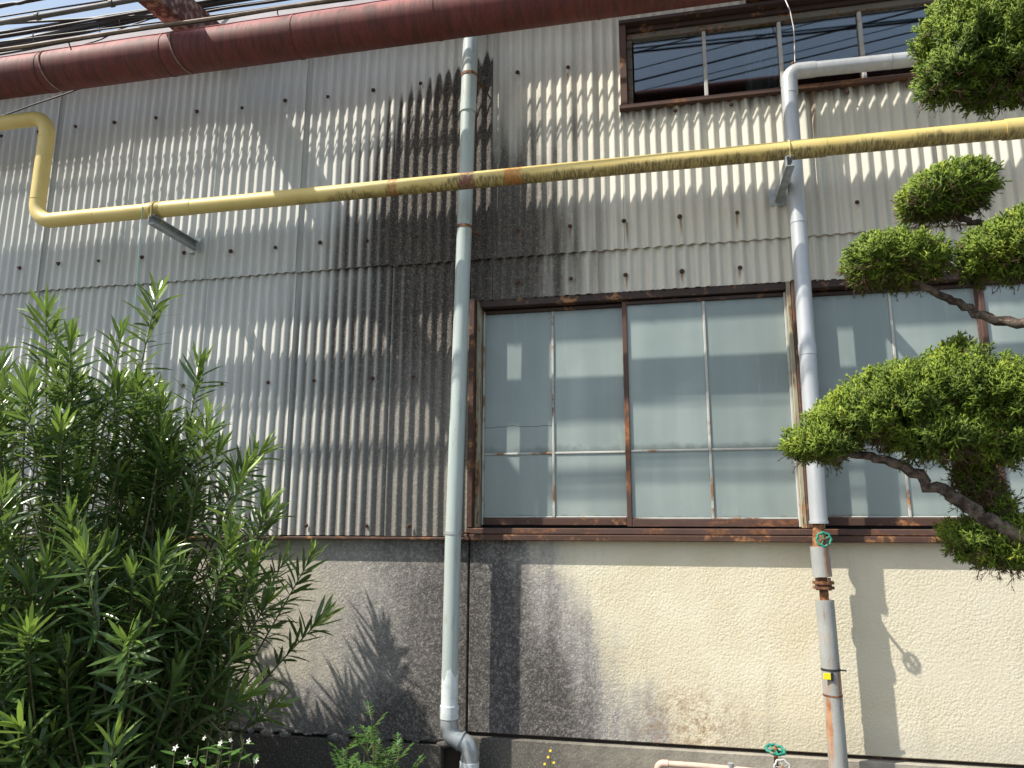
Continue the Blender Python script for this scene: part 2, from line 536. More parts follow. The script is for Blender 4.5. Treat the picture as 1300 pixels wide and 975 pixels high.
M['rust'] = rusty('rust', (0.11, 0.045, 0.025), amt=(0.35, 0.6))
M['boltrust'] = simple('bolt_rust', (0.085, 0.045, 0.030), 0.8, 0, 0.4, 60)
M['galv'] = simple('galvanised_steel', (0.40, 0.43, 0.44), 0.45, 0.35, 0.2, 20)
M['silver'] = simple('silver_painted_pipe', (0.50, 0.52, 0.535), 0.38, 0.25, 0.15, 3, sc=(4, 4, .6))
M['lagging'] = rusty('rust_streaked_grey_pipe', (0.34, 0.355, 0.34), (0.28, 0.11, 0.05), amt=(0.47, 0.64), scale=3, sc=(7, 7, 0.8), rust2=(0.42, 0.24, 0.13))
M['green'] = rusty('chipped_green_enamel', (0.02, 0.24, 0.17), (0.10, 0.09, 0.07), amt=(0.56, 0.66), rough=0.45, scale=45)
M['greywheel'] = simple('grey_cast_wheel', (0.42, 0.42, 0.40), 0.55, 0.2, 0.3, 40)
M['black'] = simple('black_cable_rubber', (0.018, 0.018, 0.020), 0.55, 0, 0.3, 20)
M['tan'] = simple('faded_tan_cable', (0.20, 0.14, 0.10), 0.6, 0, 0.4, 14)
M['conduit'] = simple('grey_conduit_paint', (0.11, 0.10, 0.095), 0.6, 0, 0.35, 10)
M['gutter'] = simple('grey_gutter', (0.42, 0.40, 0.44), 0.6, 0, 0.15, 5)
M['roof'] = simple('grey_roof_sheet', (0.30, 0.30, 0.30), 0.7, 0, 0.2, 2)
M['inside'] = simple('dark_interior_paint', (0.055, 0.065, 0.085), 0.85, 0, 0.2, 3)
M['curtain'] = simple('grey_green_curtain', (0.22, 0.27, 0.23), 0.8, 0, 0.2, 8, sc=(6, 1, .3))
M['sack'] = simple('brown_sackcloth', (0.10, 0.075, 0.06), 0.9, 0, 0.4, 20)
M['beige'] = simple('beige_pipe_paint', (0.62, 0.45, 0.36), 0.5, 0, 0.15, 10)
M['yellowtag'] = simple('yellow_tag_plastic', (0.80, 0.70, 0.02), 0.5, 0, 0.05, 10)
M['string'] = simple('pale_blue_twine', (0.25, 0.55, 0.50), 0.7, 0, 0.1, 10)
M['wire'] = simple('bright_wire', (0.55, 0.53, 0.50), 0.5, 0.2, 0.2, 20)
M['rope'] = simple('dirty_rope', (0.27, 0.19, 0.155), 0.9, 0, 0.35, 50)
M['soil'] = simple('soil_ground', (0.10, 0.085, 0.065), 0.95, 0, 0.5, 6, 0.8, 40)
M['road'] = simple('worn_asphalt', (0.13, 0.125, 0.115), 0.95, 0, 0.3, 5, 0.5, 120)
M['bark'] = None
M['oleander'] = leafy('oleander_leaf', (0.050, 0.096, 0.034), (0.112, 0.192, 0.048), (0.31, 0.44, 0.075), 0.22, 0.30, (0.30, 0.45, 0.08), 0.6)
M['stem'] = simple('green_brown_stem', (0.12, 0.12, 0.05), 0.7, 0, 0.4, 30)
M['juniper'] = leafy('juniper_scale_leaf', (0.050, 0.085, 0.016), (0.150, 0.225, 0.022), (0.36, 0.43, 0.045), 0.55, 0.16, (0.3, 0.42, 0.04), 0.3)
M['deadneedle'] = simple('dead_brown_needles', (0.13, 0.075, 0.045), 0.9, 0, 0.4, 60)
M['weed'] = leafy('weed_leaf', (0.05, 0.12, 0.03), (0.08, 0.18, 0.035), (0.15, 0.27, 0.05), 0.5, 0.3)
M['petal'] = simple('white_petal', (0.55, 0.56, 0.50), 0.6, 0, 0.08, 30)
M['yellowpetal'] = simple('yellow_petal', (0.75, 0.52, 0.02), 0.6, 0, 0.1, 30)


def mat_bark():
    g = G('juniper_bark')
    n = g.noise(1, 5, 0.7, (30, 30, 90), g.node('ShaderNodeTexCoord').outputs['Object'])
    n2 = g.noise(40, 4)
    col = g.mix(g.sst(n2, 0.35, 0.65), (0.055, 0.040, 0.032), (0.20, 0.155, 0.125))
    g.bump(g.add(g.noise(55, 5, 0.7), n), 0.9, 0.012)
    return g.out(col, 0.9, 0, 0.2)


M['bark'] = mat_bark()

# ------------------------------------------------------------------ ground
MB().add([(-60, -80, 0), (60, -80, 0), (60, 60, 0), (-60, 60, 0)], [(0, 1, 2, 3)]).build('ground', M['road'], None, 0)['kind'] = 'structure'
bd = MB()
nx, ny = 60, 12
bv, bf = [], []
for j in range(ny + 1):
    for i in range(nx + 1):
        x = -8 + 12 * i / nx; y = -2.0 + 1.95 * j / ny
        bv.append((x, y, 0.012 + (0.05 * random.random() if 0 < j < ny and 0 < i < nx else 0)))
for j in range(ny):
    for i in range(nx):
        k = j * (nx + 1) + i
        bf.append((k, k + 1, k + nx + 2, k + nx + 1))
bd.add(bv, bf).build('planting_strip', M['soil'])['kind'] = 'structure'

# ------------------------------------------------------------------ the factory
B = empty('factory_building', (0, 0, 0), 'old factory wall of stained corrugated sheets above a cream plaster base', 'building')
LAM, AMP = 0.0655, 0.0100


def sheet(x0, x1, z0, z1, y, parent, skew=0.0, rows=5, tilt=0.011):
    """one corrugated sheet: waved face, bottom lip and side edges, 6 mm thick"""
    n = max(6, int(round((x1 - x0) / LAM * 14)))
    vs, fs = [], []
    ph = random.uniform(-0.004, 0.004)
    zs = [z0 + (z1 - z0) * j / rows for j in range(rows + 1)]
    bow = [random.uniform(-0.0012, 0.0012) for _ in zs]
    for layer in (0.0, 0.006):
        for j, z in enumerate(zs):
            for i in range(n + 1):
                x = x0 + (x1 - x0) * i / n
                yy = y - AMP * math.cos(2 * math.pi * (x - x0 + ph) / LAM) + layer + bow[j] - tilt * (i / n - 0.5)
                dz = skew * (x - x0) if j == 0 else 0
                vs.append((x, yy, z + dz))
    m = n + 1
    L = m * (rows + 1)
    for j in range(rows):
        for i in range(n):
            k = j * m + i
            fs.append((k, k + 1, k + m + 1, k + m))
            fs.append((L + k, L + k + m, L + k + m + 1, L + k + 1))
    for i in range(n):
        fs.append((i, L + i, L + i + 1, i + 1))
        k = rows * m + i
        fs.append((k, k + 1, L + k + 1, L + k))
    for j in range(rows):
        for i, s in ((0, 1), (n, -1)):
            k = j * m + i
            q = (k, k + m, L + k + m, L + k)
            fs.append(q if s > 0 else q[::-1])
    o = MB().add(vs, fs).build('corrugated_sheet', M['sheet'], parent, 60)
    fw = o.data.attributes.new('furrow', 'FLOAT', 'POINT')
    fw.data.foreach_set('value', np.array([-math.cos(2 * math.pi * (v[0] - x0 + ph) / LAM) for v in vs], np.float32))
    return o


JX = [-7.62, -6.965, -6.31, -5.655, -5.0, -4.35, -3.678, -2.998, -2.352, -1.690, -1.034, -0.380, 0.275, 0.862, 1.505, 2.16, 2.815, 3.47]
UW = (-0.215, 2.55, 4.165, 4.742)      # upper window opening x0 x1 z0 z1
for a, b in zip(JX[:-1], JX[1:]):
    g_ = -0.014
    sk = random.uniform(-0.006, 0.006)
    zb = 3.25 + random.uniform(-0.004, 0.004)
    a2, b2 = a + g_, b + random.uniform(-.003, .003)
    y_ = -0.006 + random.uniform(-0.0015, 0.0015)
    if b <= UW[0] or a >= UW[1]:
        sheet(a2, b2, zb, 4.95, y_, B, sk, 7)
    else:
        if a < UW[0]:
            sheet(a2, UW[0] - 0.002, zb, 4.95, y_, B, sk, 7)
            a2 = UW[0]
        if b > UW[1]:
            sheet(UW[1] + 0.002, b2, zb, 4.95, y_, B, sk, 7)
            b2 = UW[1]
        sheet(a2, b2, zb, UW[2], y_, B, sk, 4)
        sheet(a2, b2, UW[3], 4.95, y_, B, 0, 2)
    # lower course
    if b < -1.1:
        e = b2
        sheet(a + g_, e, 1.552 + random.uniform(0, 0.006), 3.30, 0.014, B, 0, 8)
    elif a < -1.1:
        pass
    # short course above the big windows
    if a >= -1.04:
        sheet(a + (g_ if a > -1 else .003), b, 2.985 + random.uniform(-0.003, 0.003), 3.30, 0.014, B, random.uniform(-0.004, 0.004), 2)
sheet(-1.687, -1.176, 1.555, 3.30, 0.014, B, 0, 8)
sheet(-1.172, -1.034, 2.986, 3.30, 0.015, B, 0, 2)

# hook bolts: rust-brown dome, washer and stub in one cheap mesh
hb = MB()
def lathe(mb, prof, axis_pt, ax, seg=10):
    ax = Vector(ax).normalized()
    u = ax.orthogonal().normalized(); w = ax.cross(u)
    vs, fs = [], []
    for (h, r) in prof:
        for k in range(seg):
            a = 2 * math.pi * k / seg
            vs.append(Vector(axis_pt) + ax * h + (u * math.cos(a) + w * math.sin(a)) * r)
    for i in range(len(prof) - 1):
        for k in range(seg):
            fs.append((i * seg + k, i * seg + (k + 1) % seg, (i + 1) * seg + (k + 1) % seg, (i + 1) * seg + k))
    fs.append(tuple((len(prof) - 1) * seg + k for k in range(seg)))
    return mb.add(vs, fs)
lathe(hb, [(0, 0.017), (0.003, 0.017), (0.004, 0.012), (0.012, 0.011), (0.013, 0.005), (0.024, 0.0045)], (0, 0, 0), (0, -1, 0), 9)
bolt_me = hb.build('bolt', M['boltrust'], B)
first_bolt = bolt_me
bolts = []
for k in range(-4, 13):
    bolts.append((-4.52 + 0.3335 * k, 4.49 + random.uniform(-.01, .01), 0))
bolts = [b for b in bolts if b[0] < -0.3]
for x in (0.115, 0.435, 0.76, 1.085, 1.405, 1.73): bolts.append((x, 4.105, 0))
for k in range(-2, 9): bolts.append((-4.53 + 0.3345 * k, 3.43 + random.uniform(-.008, .012), 0))
bolts += [(-1.521, 3.424, 0), (-0.863, 3.412, 0), (-0.543, 3.412, 0), (-0.199, 3.418, 0), (0.116, 3.417, 0), (0.441, 3.413, 0), (1.088, 3.419, 0), (1.41, 3.42, 0), (1.74, 3.42, 0)]
bolts += [(x, 3.084, 1) for x in (-0.863, -0.543, -0.212, 0.112, 0.437, 0.76, 1.09, 1.41)]
bolts += [(x, 2.518, 1) for x in (-4.15, -3.82, -3.49, -3.15, -2.82, -2.494, -2.161, -1.773, -1.506)]
bolts += [(x, 1.615, 1) for x in (-2.16, -1.773, -1.509)]
for i, (x, z, low) in enumerate(bolts):
    o = first_bolt if i == 0 else bpy.data.objects.new('bolt', first_bolt.data)
    if i: C.objects.link(o); o.parent = B
    # nearest ridge of the sheet the bolt sits on
    x0 = max(j for j in JX if j <= x)
    k = round((x - x0 - LAM / 2) / LAM)
    xr = x0 + LAM * (k + 0.5)
    o.location = (xr if abs(xr - x) < 0.04 else x, (0.006 if low else -0.0145) - AMP + 0.002, z)
    o.rotation_euler = (random.uniform(-.15, .15), random.uniform(0, 6), random.uniform(-.15, .15))
    s_ = random.uniform(.70, .95); o.scale = (s_,) * 3

# plaster base: two panels with a joint, and the foundation ledge
def plaster(x0, x1, z0, z1):
    return MB().box(x0, x1, 0.012, 0.10, z0, z1, 0.004).build('plaster_panel', M['plaster'], B, 30)
plaster(-9.0, -1.166, 0.425, 1.545)
plaster(-1.154, 4.2, 0.488, 1.545)
MB().box(-1.170, -1.150, 0.035, 0.09, 0.46, 1.544).build('joint_recess', M['frame_dark'], B)
fm = MB().box(-1.15, 4.2, -0.012, 0.12, -0.2, 0.468, 0.004).build('foundation', M['concrete'], B, 30)
MB().box(-9.0, -1.30, 0.0, 0.12, -0.2, 0.412, 0.006).build('foundation', M['concrete'], B, 30)
MB().box(-1.30, -1.15, 0.06, 0.12, -0.2, 0.47).build('foundation', M['frame_dark'], B, 30)
MB().box(-9.0, 4.2, 0.045, 0.11, 0.40, 0.49).build('ledge_gap_shade', M['frame_dark'], B)  # dark strip set into the gap, standing for the shade above the ledge
# crumbled render along the left foot
cr = MB()
x = -2.6
while x < -1.24:
    w = random.uniform(.03, .10); h = random.uniform(.008, .03)
    bm = bmesh.new(); bmesh.ops.create_icosphere(bm, subdivisions=1, radius=1)
    cx, cz = x + w / 2, 0.425 + random.uniform(-.012, .022)
    dd = random.uniform(.012, .03)
    vs = [(cx + v.co.x * w * .6 * random.uniform(.7, 1.2), 0.015 + v.co.y * dd, cz + v.co.z * h * random.uniform(.7, 1.2)) for v in bm.verts]
    bm.verts.index_update()
    cr.add(vs, [[v.index for v in f.verts] for f in bm.faces]); bm.free()
    x += w * random.uniform(.5, .9)
tag(cr.build('crumbled_render', M['plaster'], B, 50), kind='stuff')

# brown sill rail over the whole length
MB().box(-9.0, -1.176, -0.045, 0.03, 1.535, 1.550, 0.003).build('sill_rail', M['frame'], B, 30)
MB().box(-1.173, 4.2, -0.047, 0.05, 1.533, 1.566, 0.004).build('sill_rail', M['frame'], B, 30)
MB().box(-1.173, 4.2, -0.020, 0.14, 1.569, 1.603, 0.004).build('sill_rail', M['rustframe'], B, 30)


# ---- big sliding windows with frosted panes
def sash(x0, x1, z0, z1, y, cols, zmid, parent_win, lw=0.030, glassmats=('frost',), lowmat='rustframe', sl_=(.026, 'rustframe'), sr_=(.026, 'rustframe')):
    """one sliding sash: stiles, rails, muntins and panes"""
    st = sl_[0]
    def bar(name, a, b, c, e, m, y0=y - 0.012, y1=y + 0.022):
        return MB().box(a, b, y0, y1, c, e, 0.003).build(name, M[m], parent_win, 30)
    bar('stile', x0, x0 + st, z0, z1, sl_[1])
    bar('stile', x1 - sr_[0], x1, z0, z1, sr_[1])
    bar('rail', x0 + st + .001, x1 - sr_[0] - .001, z0, z0 + 0.042, lowmat)
    bar('rail', x0 + st + .001, x1 - sr_[0] - .001, z1 - 0.022, z1, 'frame_dark')
    a, b = x0 + st, x1 - sr_[0]
    zb, zt = z0 + 0.042, z1 - 0.022
    w = (b - a) / cols
    for c in range(1, cols):
        bar('muntin', a + w * c - .0075, a + w * c + .0075, zb + .001, zt - .001, 'muntin', y - 0.006, y + 0.012)
    for c in range(cols):
        xa = a + w * c + (.0085 if c else 0.001); xb = a + w * (c + 1) - (.0085 if c < cols - 1 else .001)
        bar('muntin', xa, xb, zmid - .0065, zmid + .0065, 'muntin', y - 0.004, y + 0.012)
        # pale putty strip along the foot of the panes
        bar('putty', xa, xb, zb + .001, zb + .009, 'muntin', y - 0.002, y + 0.006)
        for (c0, c1) in ((zb, zmid), (zmid, zt)):
            gm = glassmats[(c + (2 if c0 == zb else 0)) % len(glassmats)]
            MB().box(xa - .006, xb + .006, y + 0.003, y + 0.009, c0 + .0005, c1 - .0005).build('pane', M[gm], parent_win, 0)


def win_frame(w, x0, x1, z0, z1, jl=0.06, jr=0.05):
    MB().box(x0, x0 + jl * .55, -0.022, 0.14, z0, z1, 0.003).build('jamb', M['frame'], w, 30)
    MB().box(x0 + jl * .55 + .001, x0 + jl, 0.03, 0.14, z0, z1, 0.003).build('jamb', M['jambpaint'], w, 30)
    MB().box(x1 - jr * .5, x1, -0.012, 0.14, z0, z1, 0.003).build('jamb', M['rustframe'], w, 30)
    MB().box(x1 - jr, x1 - jr * .5 - .001, 0.012, 0.14, z0, z1, 0.003).build('jamb', M['jambpaint'], w, 30)
    MB().box(x0 + jl + .001, x1 - jr - .001, 0.018, 0.14, z1 - 0.048, z1, 0.003).build('head', M['frame_dark'], w, 30)


w1 = empty('window', (-0.2, 0, 1.6)); w1.parent = B
win_frame(w1, -1.170, 0.735, 1.606, 2.990)
sash(-1.106, -0.222, 1.620, 2.935, 0.090, 2, 2.040, w1, glassmats=('frost_crack', 'frost', 'frost_dark', 'frost'), lowmat='frame', sl_=(.012, 'muntin'))
sash(-0.246, 0.686, 1.612, 2.935, 0.052, 2, 2.040, w1, glassmats=('frost', 'frost_dark', 'frost', 'frost'), sl_=(.028, 'stile'), sr_=(.014, 'muntin'))
w2 = empty('window', (1.6, 0, 1.6)); w2.parent = B
win_frame(w2, 0.742, 2.62, 1.606, 2.990)
sash(0.800, 1.700, 1.620, 2.935, 0.090, 2, 2.040, w2, glassmats=('frost_dark', 'frost', 'frost_dark', 'frost'), lowmat='frame', sl_=(.012, 'muntin'))
sash(1.676, 2.570, 1.612, 2.935, 0.052, 2, 2.040, w2, glassmats=('frost', 'frost_dark'), sl_=(.028, 'stile'))
MB().box(-1.10, 2.60, 0.16, 0.17, 1.6, 2.99).build('back_board', M['inside'], B, 0)

# ---- upper window, clear panes
w3 = empty('window', (0.7, 0, 4.165)); w3.parent = B
x0, x1, z0, z1 = UW
MB().box(x0, x0 + .042, -0.035, 0.12, z0, z1, .003).build('jamb', M['frame'], w3, 30)
MB().box(x0 - .01, x1, -0.047, 0.12, z0 - .022, z0 + .006, .003).build('sill', M['rustframe'], w3, 30)
MB().box(x0, x1, -0.050, 0.12, z1 - .012, z1 + .012, .003).build('head', M['frame_dark'], w3, 30)
MB().box(x0 + .043, x1, 0.004, 0.11, z1 - .042, z1 - .013, .003).build('lintel', M['frame_dark'], w3, 30)
MB().box(x0 + .043, x1, 0.026, 0.10, z1 - .082, z1 - .0425, .003).build('top_rail', M['weathered'], w3, 30)
MB().box(x0 + .043, x0 + .075, 0.03, 0.10, z0 + .007, z1 - .083, .003).build('stile', M['weathered'], w3, 30)
xs = [-0.138, 0.305, 0.752, 1.212, 1.66, 2.10, 2.54]
for i, xx in enumerate(xs):
    if i:
        wd = .011 if i != 4 else .030
        MB().box(xx - wd, xx + wd, 0.030, 0.075, z0 + .008, z1 - .083, .003).build('muntin', M['muntin'], w3, 30)
    if i < len(xs) - 1:
        MB().box(xx + .008, xs[i + 1] - .008, 0.055, 0.060, z0 + .007, z1 - .0835).build('pane', M['glass'], w3, 0)

# ---- eave gutter, roof and the closed shell behind the wall
gt = MB()
prof = [(-.21, 5.07), (-.21, 4.955), (-.19, 4.935), (-.03, 4.935), (-.03, 5.07)]
n = len(prof)
gt.add([(xx, y, z) for xx in (-9, 4.6) for y, z in prof], [(i, i + 1, n + i + 1, n + i) for i in range(n - 1)])
go = gt.build('gutter', M['gutter'], B, 0)
shade_brd = [(-9, -.02), (-9, -.300), (-4.52, -.300), (-3.50, -.212), (-3.50, -.02)]  # added board, tapered to cast the slanting shade on the upper left wall
MB().add([(x, y, z) for z in (4.912, 4.930) for x, y in shade_brd], [(0, 1, 2, 3, 4), (9, 8, 7, 6, 5)] + [(i, i + 5, (i + 1) % 5 + 5, (i + 1) % 5) for i in range(5)]).build('eave_shade_board', M['gutter'], B, 0)
MB().box(-9, 4.6, -0.20, 0.12, 5.075, 5.10).build('eave_board', M['gutter'], B, 30)
MB().add([(-9, -.17, 5.10), (4.6, -.17, 5.10), (4.6, 5.6, 6.3), (-9, 5.6, 6.3), (-9, -.17, 5.13), (4.6, -.17, 5.13), (4.6, 5.6, 6.33), (-9, 5.6, 6.33)],
         [(0, 1, 2, 3), (7, 6, 5, 4), (0, 4, 5, 1), (2, 6, 7, 3)]).build('roof', M['roof'], B, 0)
MB().box(-9, 4.6, 5.5, 5.6, 0, 6.3).build('rear_wall', M['inside'], B, 0)
MB().box(-9.1, -9.0, 0.0, 5.6, 0, 6.2).build('end_wall', M['inside'], B, 0)
MB().box(4.2, 4.3, 0.12, 5.5, 0, 6.2).build('end_wall', M['inside'], B, 0)
MB().box(-9, 4.2, 0.18, 5.5, 3.10, 3.20).build('upper_floor', M['inside'], B, 0)
MB().box(-9, UW[0] - .002, 0.13, 0.17, 3.2, 5.07).build('lining', M['inside'], B, 0)
MB().box(UW[0], 4.2, 0.13, 0.17, 3.2, UW[2] - .02).build('lining', M['inside'], B, 0)
MB().box(UW[0], 4.2, 0.13, 0.17, UW[3] + .01, 5.07).build('lining', M['inside'], B, 0)
MB().box(UW[1], 4.2, 0.132, 0.168, UW[2] - .02, UW[3] + .01).build('lining', M['inside'], B, 0)

# things just inside the upper window
cu = MB(); vs, fs = [], []
for j in range(2):
    for i in range(25):
        xx = 0.56 + 0.20 * i / 24
        vs.append((xx, 0.22 + 0.022 * math.sin(i * 1.35), 3.9 + 0.88 * j))
for i in range(24): fs.append((i, i + 1, 26 + i, 25 + i))
tag(cu.add(vs, fs).build('curtain', M['curtain'], None, 80), 'narrow grey green curtain hanging behind the clear upper window', 'curtain')
sk = MB()
lathe(sk, [(0, .15), (.12, .17), (.3, .16), (.42, .12), (.47, .06), (.49, .02)], (1.50, .55, 4.18), (0, 0, 1), 14)
tag(sk.build('sack', M['sack'], None, 60), 'round topped brown sack standing behind the right end of the upper window', 'sack')
tag(MB().box(1.66, 2.05, .4, .75, 4.18, 4.50, .01).build('crate', M['frame_dark'], None, 30), 'dark crate beside the brown sack behind the upper window', 'crate')
tag(MB().box(0.6, 3.0, .3, .9, 3.22, 4.178, .01).build('workbench', M['inside'], None, 30), 'dark bench carrying the sack and crate inside the upper window', 'bench')

# small rusty lamp hook bracket above the upper window
ub = empty('canopy_bracket', (0.66, 0, 4.80), 'short dark rusty bracket above the middle of the upper window', 'bracket')
MB().box(0.56, 0.78, -0.10, -0.016, 4.772, 4.800, .004).build('plate', M['rust'], ub, 30)
MB().box(0.60, 0.63, -0.085, -0.016, 4.802, 4.90, .003).build('arm', M['rust'], ub, 30)

# ------------------------------------------------------------------ red duct
R0 = (0.56, 4.552)
rd = empty('red_duct', (-2.0, -R0[0], R0[1]), 'thick oxide red duct running along the wall just below the eave', 'pipe')
segs = [-9.0, -3.93, -3.02, -2.13, -1.24, -0.3, 0.7, 4.6]
for a, b in zip(segs[:-1], segs[1:]):
    k = max(2, int((b - a) / .3))
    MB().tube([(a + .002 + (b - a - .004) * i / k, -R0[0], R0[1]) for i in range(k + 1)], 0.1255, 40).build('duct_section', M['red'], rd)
for xx in segs[1:-1]:
    MB().tube([(xx - .008, -R0[0], R0[1]), (xx + .008, -R0[0], R0[1])], 0.1285, 40).build('seam_band', M['red'], rd)
for xx, tw in ((-3.88, .10), (-2.93, .11)):
    pts = []
    for i in range(26):
        a = math.radians(-110 + 220 * i / 25)
        pts.append((xx + tw * (i / 25 - .5) * -1, -R0[0] - math.cos(a) * .130, R0[1] + math.sin(a) * .130))
    MB().tube(pts, .005, 6).build('rope_tie', M['rope'], rd)
wp = []
for i in range(60):
    xx = -6 + 7 * i / 59
    a = math.radians(48 + 6 * math.sin(i * 1.7))
    wp.append((xx, -R0[0] - math.cos(a) * .130, R0[1] + math.sin(a) * .130))
tag(MB().tube(wp, .0035, 6).build('thin_wire', M['red'], None), 'thin red painted wire lying along the top of the red duct', 'wire')

# ------------------------------------------------------------------ rusty beam over the duct
bm_ = empty('rusty_beam', (-2.99, 0, 4.70), 'rust brown box beam reaching out from the wall over the red duct', 'beam')
MB().add([(x, y, z) for y, zb in ((.02, 4.845), (-1.235, 4.692)) for z in (zb, zb + .198) for x in (-3.068, -2.925)], [(0, 1, 3, 2), (4, 6, 7, 5), (0, 4, 5, 1), (2, 3, 7, 6), (0, 2, 6, 4), (1, 5, 7, 3)]).build('box_section', M['beamrust'], bm_, 30)
MB().box(-3.074, -2.919, -1.241, -1.236, 4.686, 4.896, .001).build('end_plate', M['beamrust'], bm_, 30)

# ------------------------------------------------------------------ yellow gas pipe
YD, YR = 0.42, 0.0485
yp = empty('yellow_pipe', (-1.0, -YD, 3.572), 'yellow gas pipe crossing the wall with dirty underside and upward elbow', 'pipe')
run = fillet([(-7.5, -YD, 4.318), (-4.020, -YD, 4.322), (-4.020, -YD, 3.568), (-3.55, -YD, 3.570)], .125, 10)
MB().tube(run, YR, 24).build('elbow_run', M['yellow'], yp)
xs_ = [-3.55, -2.9, -2.0, -1.0, 0.0, 0.7, 1.0, 1.72]
MB().tube([(xx, -YD, 3.570 + (xx + 3.55) * .0006) for xx in xs_], YR - .0008, 24).build('pipe_run', M['yellow'], yp)
MB().tube([(1.70, -YD, 3.573), (1.79, -YD, 3.573)], YR + .004, 24).build('coupling', M['yellow'], yp)
MB().tube([(1.792, -YD, 3.573), (4.6, -YD, 3.573)], YR - .0008, 24).build('pipe_run', M['yellow'], yp)
for xx in (-4.02,):
    MB().tube([(xx, -YD, 3.72), (xx, -YD, 3.725)], YR + .0022, 24).build('weld_seam', M['yellow'], yp)
    MB().tube([(xx, -YD, 4.165), (xx, -YD, 4.170)], YR + .0022, 24).build('weld_seam', M['yellow'], yp)
for xx, w in ((-3.12, .10), (-3.0, .28), (0.78, .16)):
    MB().tube([(xx - w / 2, -YD, 3.571), (xx + w / 2, -YD, 3.571)], YR + .0016, 24).build('sleeve', M['yellow'], yp)


def bracket(x, rz, label):
    """galvanised channel arm with a U-bolt over the pipe"""
    e = empty('pipe_bracket', (x, 0, 3.50), label, 'bracket', 'brackets carrying the yellow pipe')
    z = 3.572 - YR
    for nm, bx in (('web', (x - .004, x + .004, -YD - .045, -0.016, z - .062, z - .004)),
                   ('flange', (x + .005, x + .040, -YD - .045, -0.016, z - .0075, z - .001)),
                   ('flange', (x + .005, x + .040, -YD - .045, -0.016, z - .062, z - .056)),
                   ('base_plate', (x - .03, x + .06, -0.0155, -0.010, z - .085, z + .02))):
        MB().box(*bx, .001).build(nm, M['galv'], e, 30)
    pts = [(x + .02, -YD - YR - .004, z - .02)]
    for i in range(13):
        a = math.pi * i / 12
        pts.append((x + .02, -YD - math.cos(a) * (YR + .004), 3.572 + math.sin(a) * (YR + .004)))
    pts.append((x + .02, -YD + YR + .004, z - .02))
    MB().tube(pts, .0045, 8).build('u_bolt', M['yellow'], e)
    return e
bracket(-3.135, 0, 'grey channel bracket under the yellow pipe near its upward elbow')
bracket(0.655, 0, 'grey channel bracket under the yellow pipe in front of the silver downpipe')

# ------------------------------------------------------------------ left downpipe
PD, PR = 0.155, 0.0455
lp = empty('downpipe', (-1.2, -PD, 0.3), 'pale grey green downpipe with white painted foot left of the big windows', 'downpipe')
MB().tube([(-1.145, -PD, 4.95), (-1.158, -PD, 4.28), (-1.160, -PD, 4.20)], PR + .004, 28).build('upper_pipe', M['pvc'], lp)
MB().tube([(-1.160, -PD, 4.197), (-1.172, -PD, 3.4), (-1.192, -PD, 2.4), (-1.210, -PD, 1.50), (-1.214, -PD, .66)], PR, 28).build('main_pipe', M['pvc'], lp)
MB().tube([(-1.159, -PD, 4.225), (-1.160, -PD, 4.165)], PR + .007, 28).build('coupling', M['pvc'], lp)
MB().tube([(-1.214, -PD, .66), (-1.214, -PD, .595)], PR + .005, 28).build('coupling', M['pvc'], lp)
MB().tube(fillet([(-1.214, -PD, .605), (-1.214, -PD, .512), (-1.095, -PD, .462), (-1.098, -PD, .365)], .055, 7), PR + .002, 28).build('elbow', M['galv'], lp)
MB().tube([(-1.150, -PD, .487), (-1.143, -PD, .484)], PR + .008, 28).build('elbow_collar', M['galv'], lp)
MB().tube([(-1.098, -PD, .385), (-1.10, -PD, 0.0)], PR + .006, 28).build('lower_pipe', M['pvc'], lp)
for z, xx in ((4.42, -1.156), (3.40, -1.1725), (1.575, -1.209)):
    cl = MB().tube([(xx, -PD, z - .009), (xx, -PD, z + .009)], PR + (.0075 if z > 4.3 else .003), 28).build('clamp', M['galv'] if z < 3 else M['rust'], lp)
    MB().tube([(xx + .03, -PD + .03, z), (xx + .06, .0, z)], .006, 8).build('clamp_stem', M['rust'], cl)

# ------------------------------------------------------------------ silver downpipe on the right
QD, QR = 0.14, 0.0435
sp_ = empty('silver_downpipe', (0.75, -QD, 1.62), 'silver downpipe bending right across the upper window', 'downpipe')
cut = [(0.752, -QD, 4.10), (0.750, -QD, 3.30), (0.747, -QD, 2.55), (0.741, -QD, 1.635)]
pp = [(3.2, -QD, 4.176), (0.79, -QD, 4.200), (0.759, -QD, 4.185), (0.752, -QD, 4.10)]
MB().tube([(3.2, -QD, 4.172), (0.86, -QD, 4.202)], QR - .001, 28).build('cross_pipe', M['silver'], sp_)
MB().tube(fillet([(0.90, -QD, 4.202), (0.757, -QD, 4.204), (0.755, -QD, 4.06)], .060, 8), QR + .002, 28).build('elbow', M['silver'], sp_)
for (a, b) in zip(cut[:-1], cut[1:]):
    MB().tube([a, (b[0], b[1], b[2] + .002)], QR, 28).build('pipe_length', M['silver'], sp_)
for k in (1, 2):
    c_ = cut[k]
    MB().tube([(c_[0], c_[1], c_[2] - .03), (c_[0], c_[1], c_[2] + .03)], QR + .0022, 28).build('joint_sleeve', M['silver'], sp_)
MB().tube([(1.30, -QD, 4.1963), (1.304, -QD, 4.1963)], QR + .001, 28).build('joint_ring', M['galv'], sp_)
MB().tube([(0.741, -QD, 1.645), (0.741, -QD, 1.630)], QR + .004, 28).build('end_ring', M['silver'], sp_)
MB().tube([(0.78, -QD, 4.252), (0.782, -QD, 4.262), (0.80, -QD + .02, 4.256)], .006, 8).build('wire_eye', M['rust'], sp_)
wr = [(0.735, -.09, 4.78), (0.765, -.13, 4.70), (0.79, -.14, 4.60), (0.803, -.14, 4.48), (0.80, -.14, 4.36), (0.795, -.14, 4.262)]
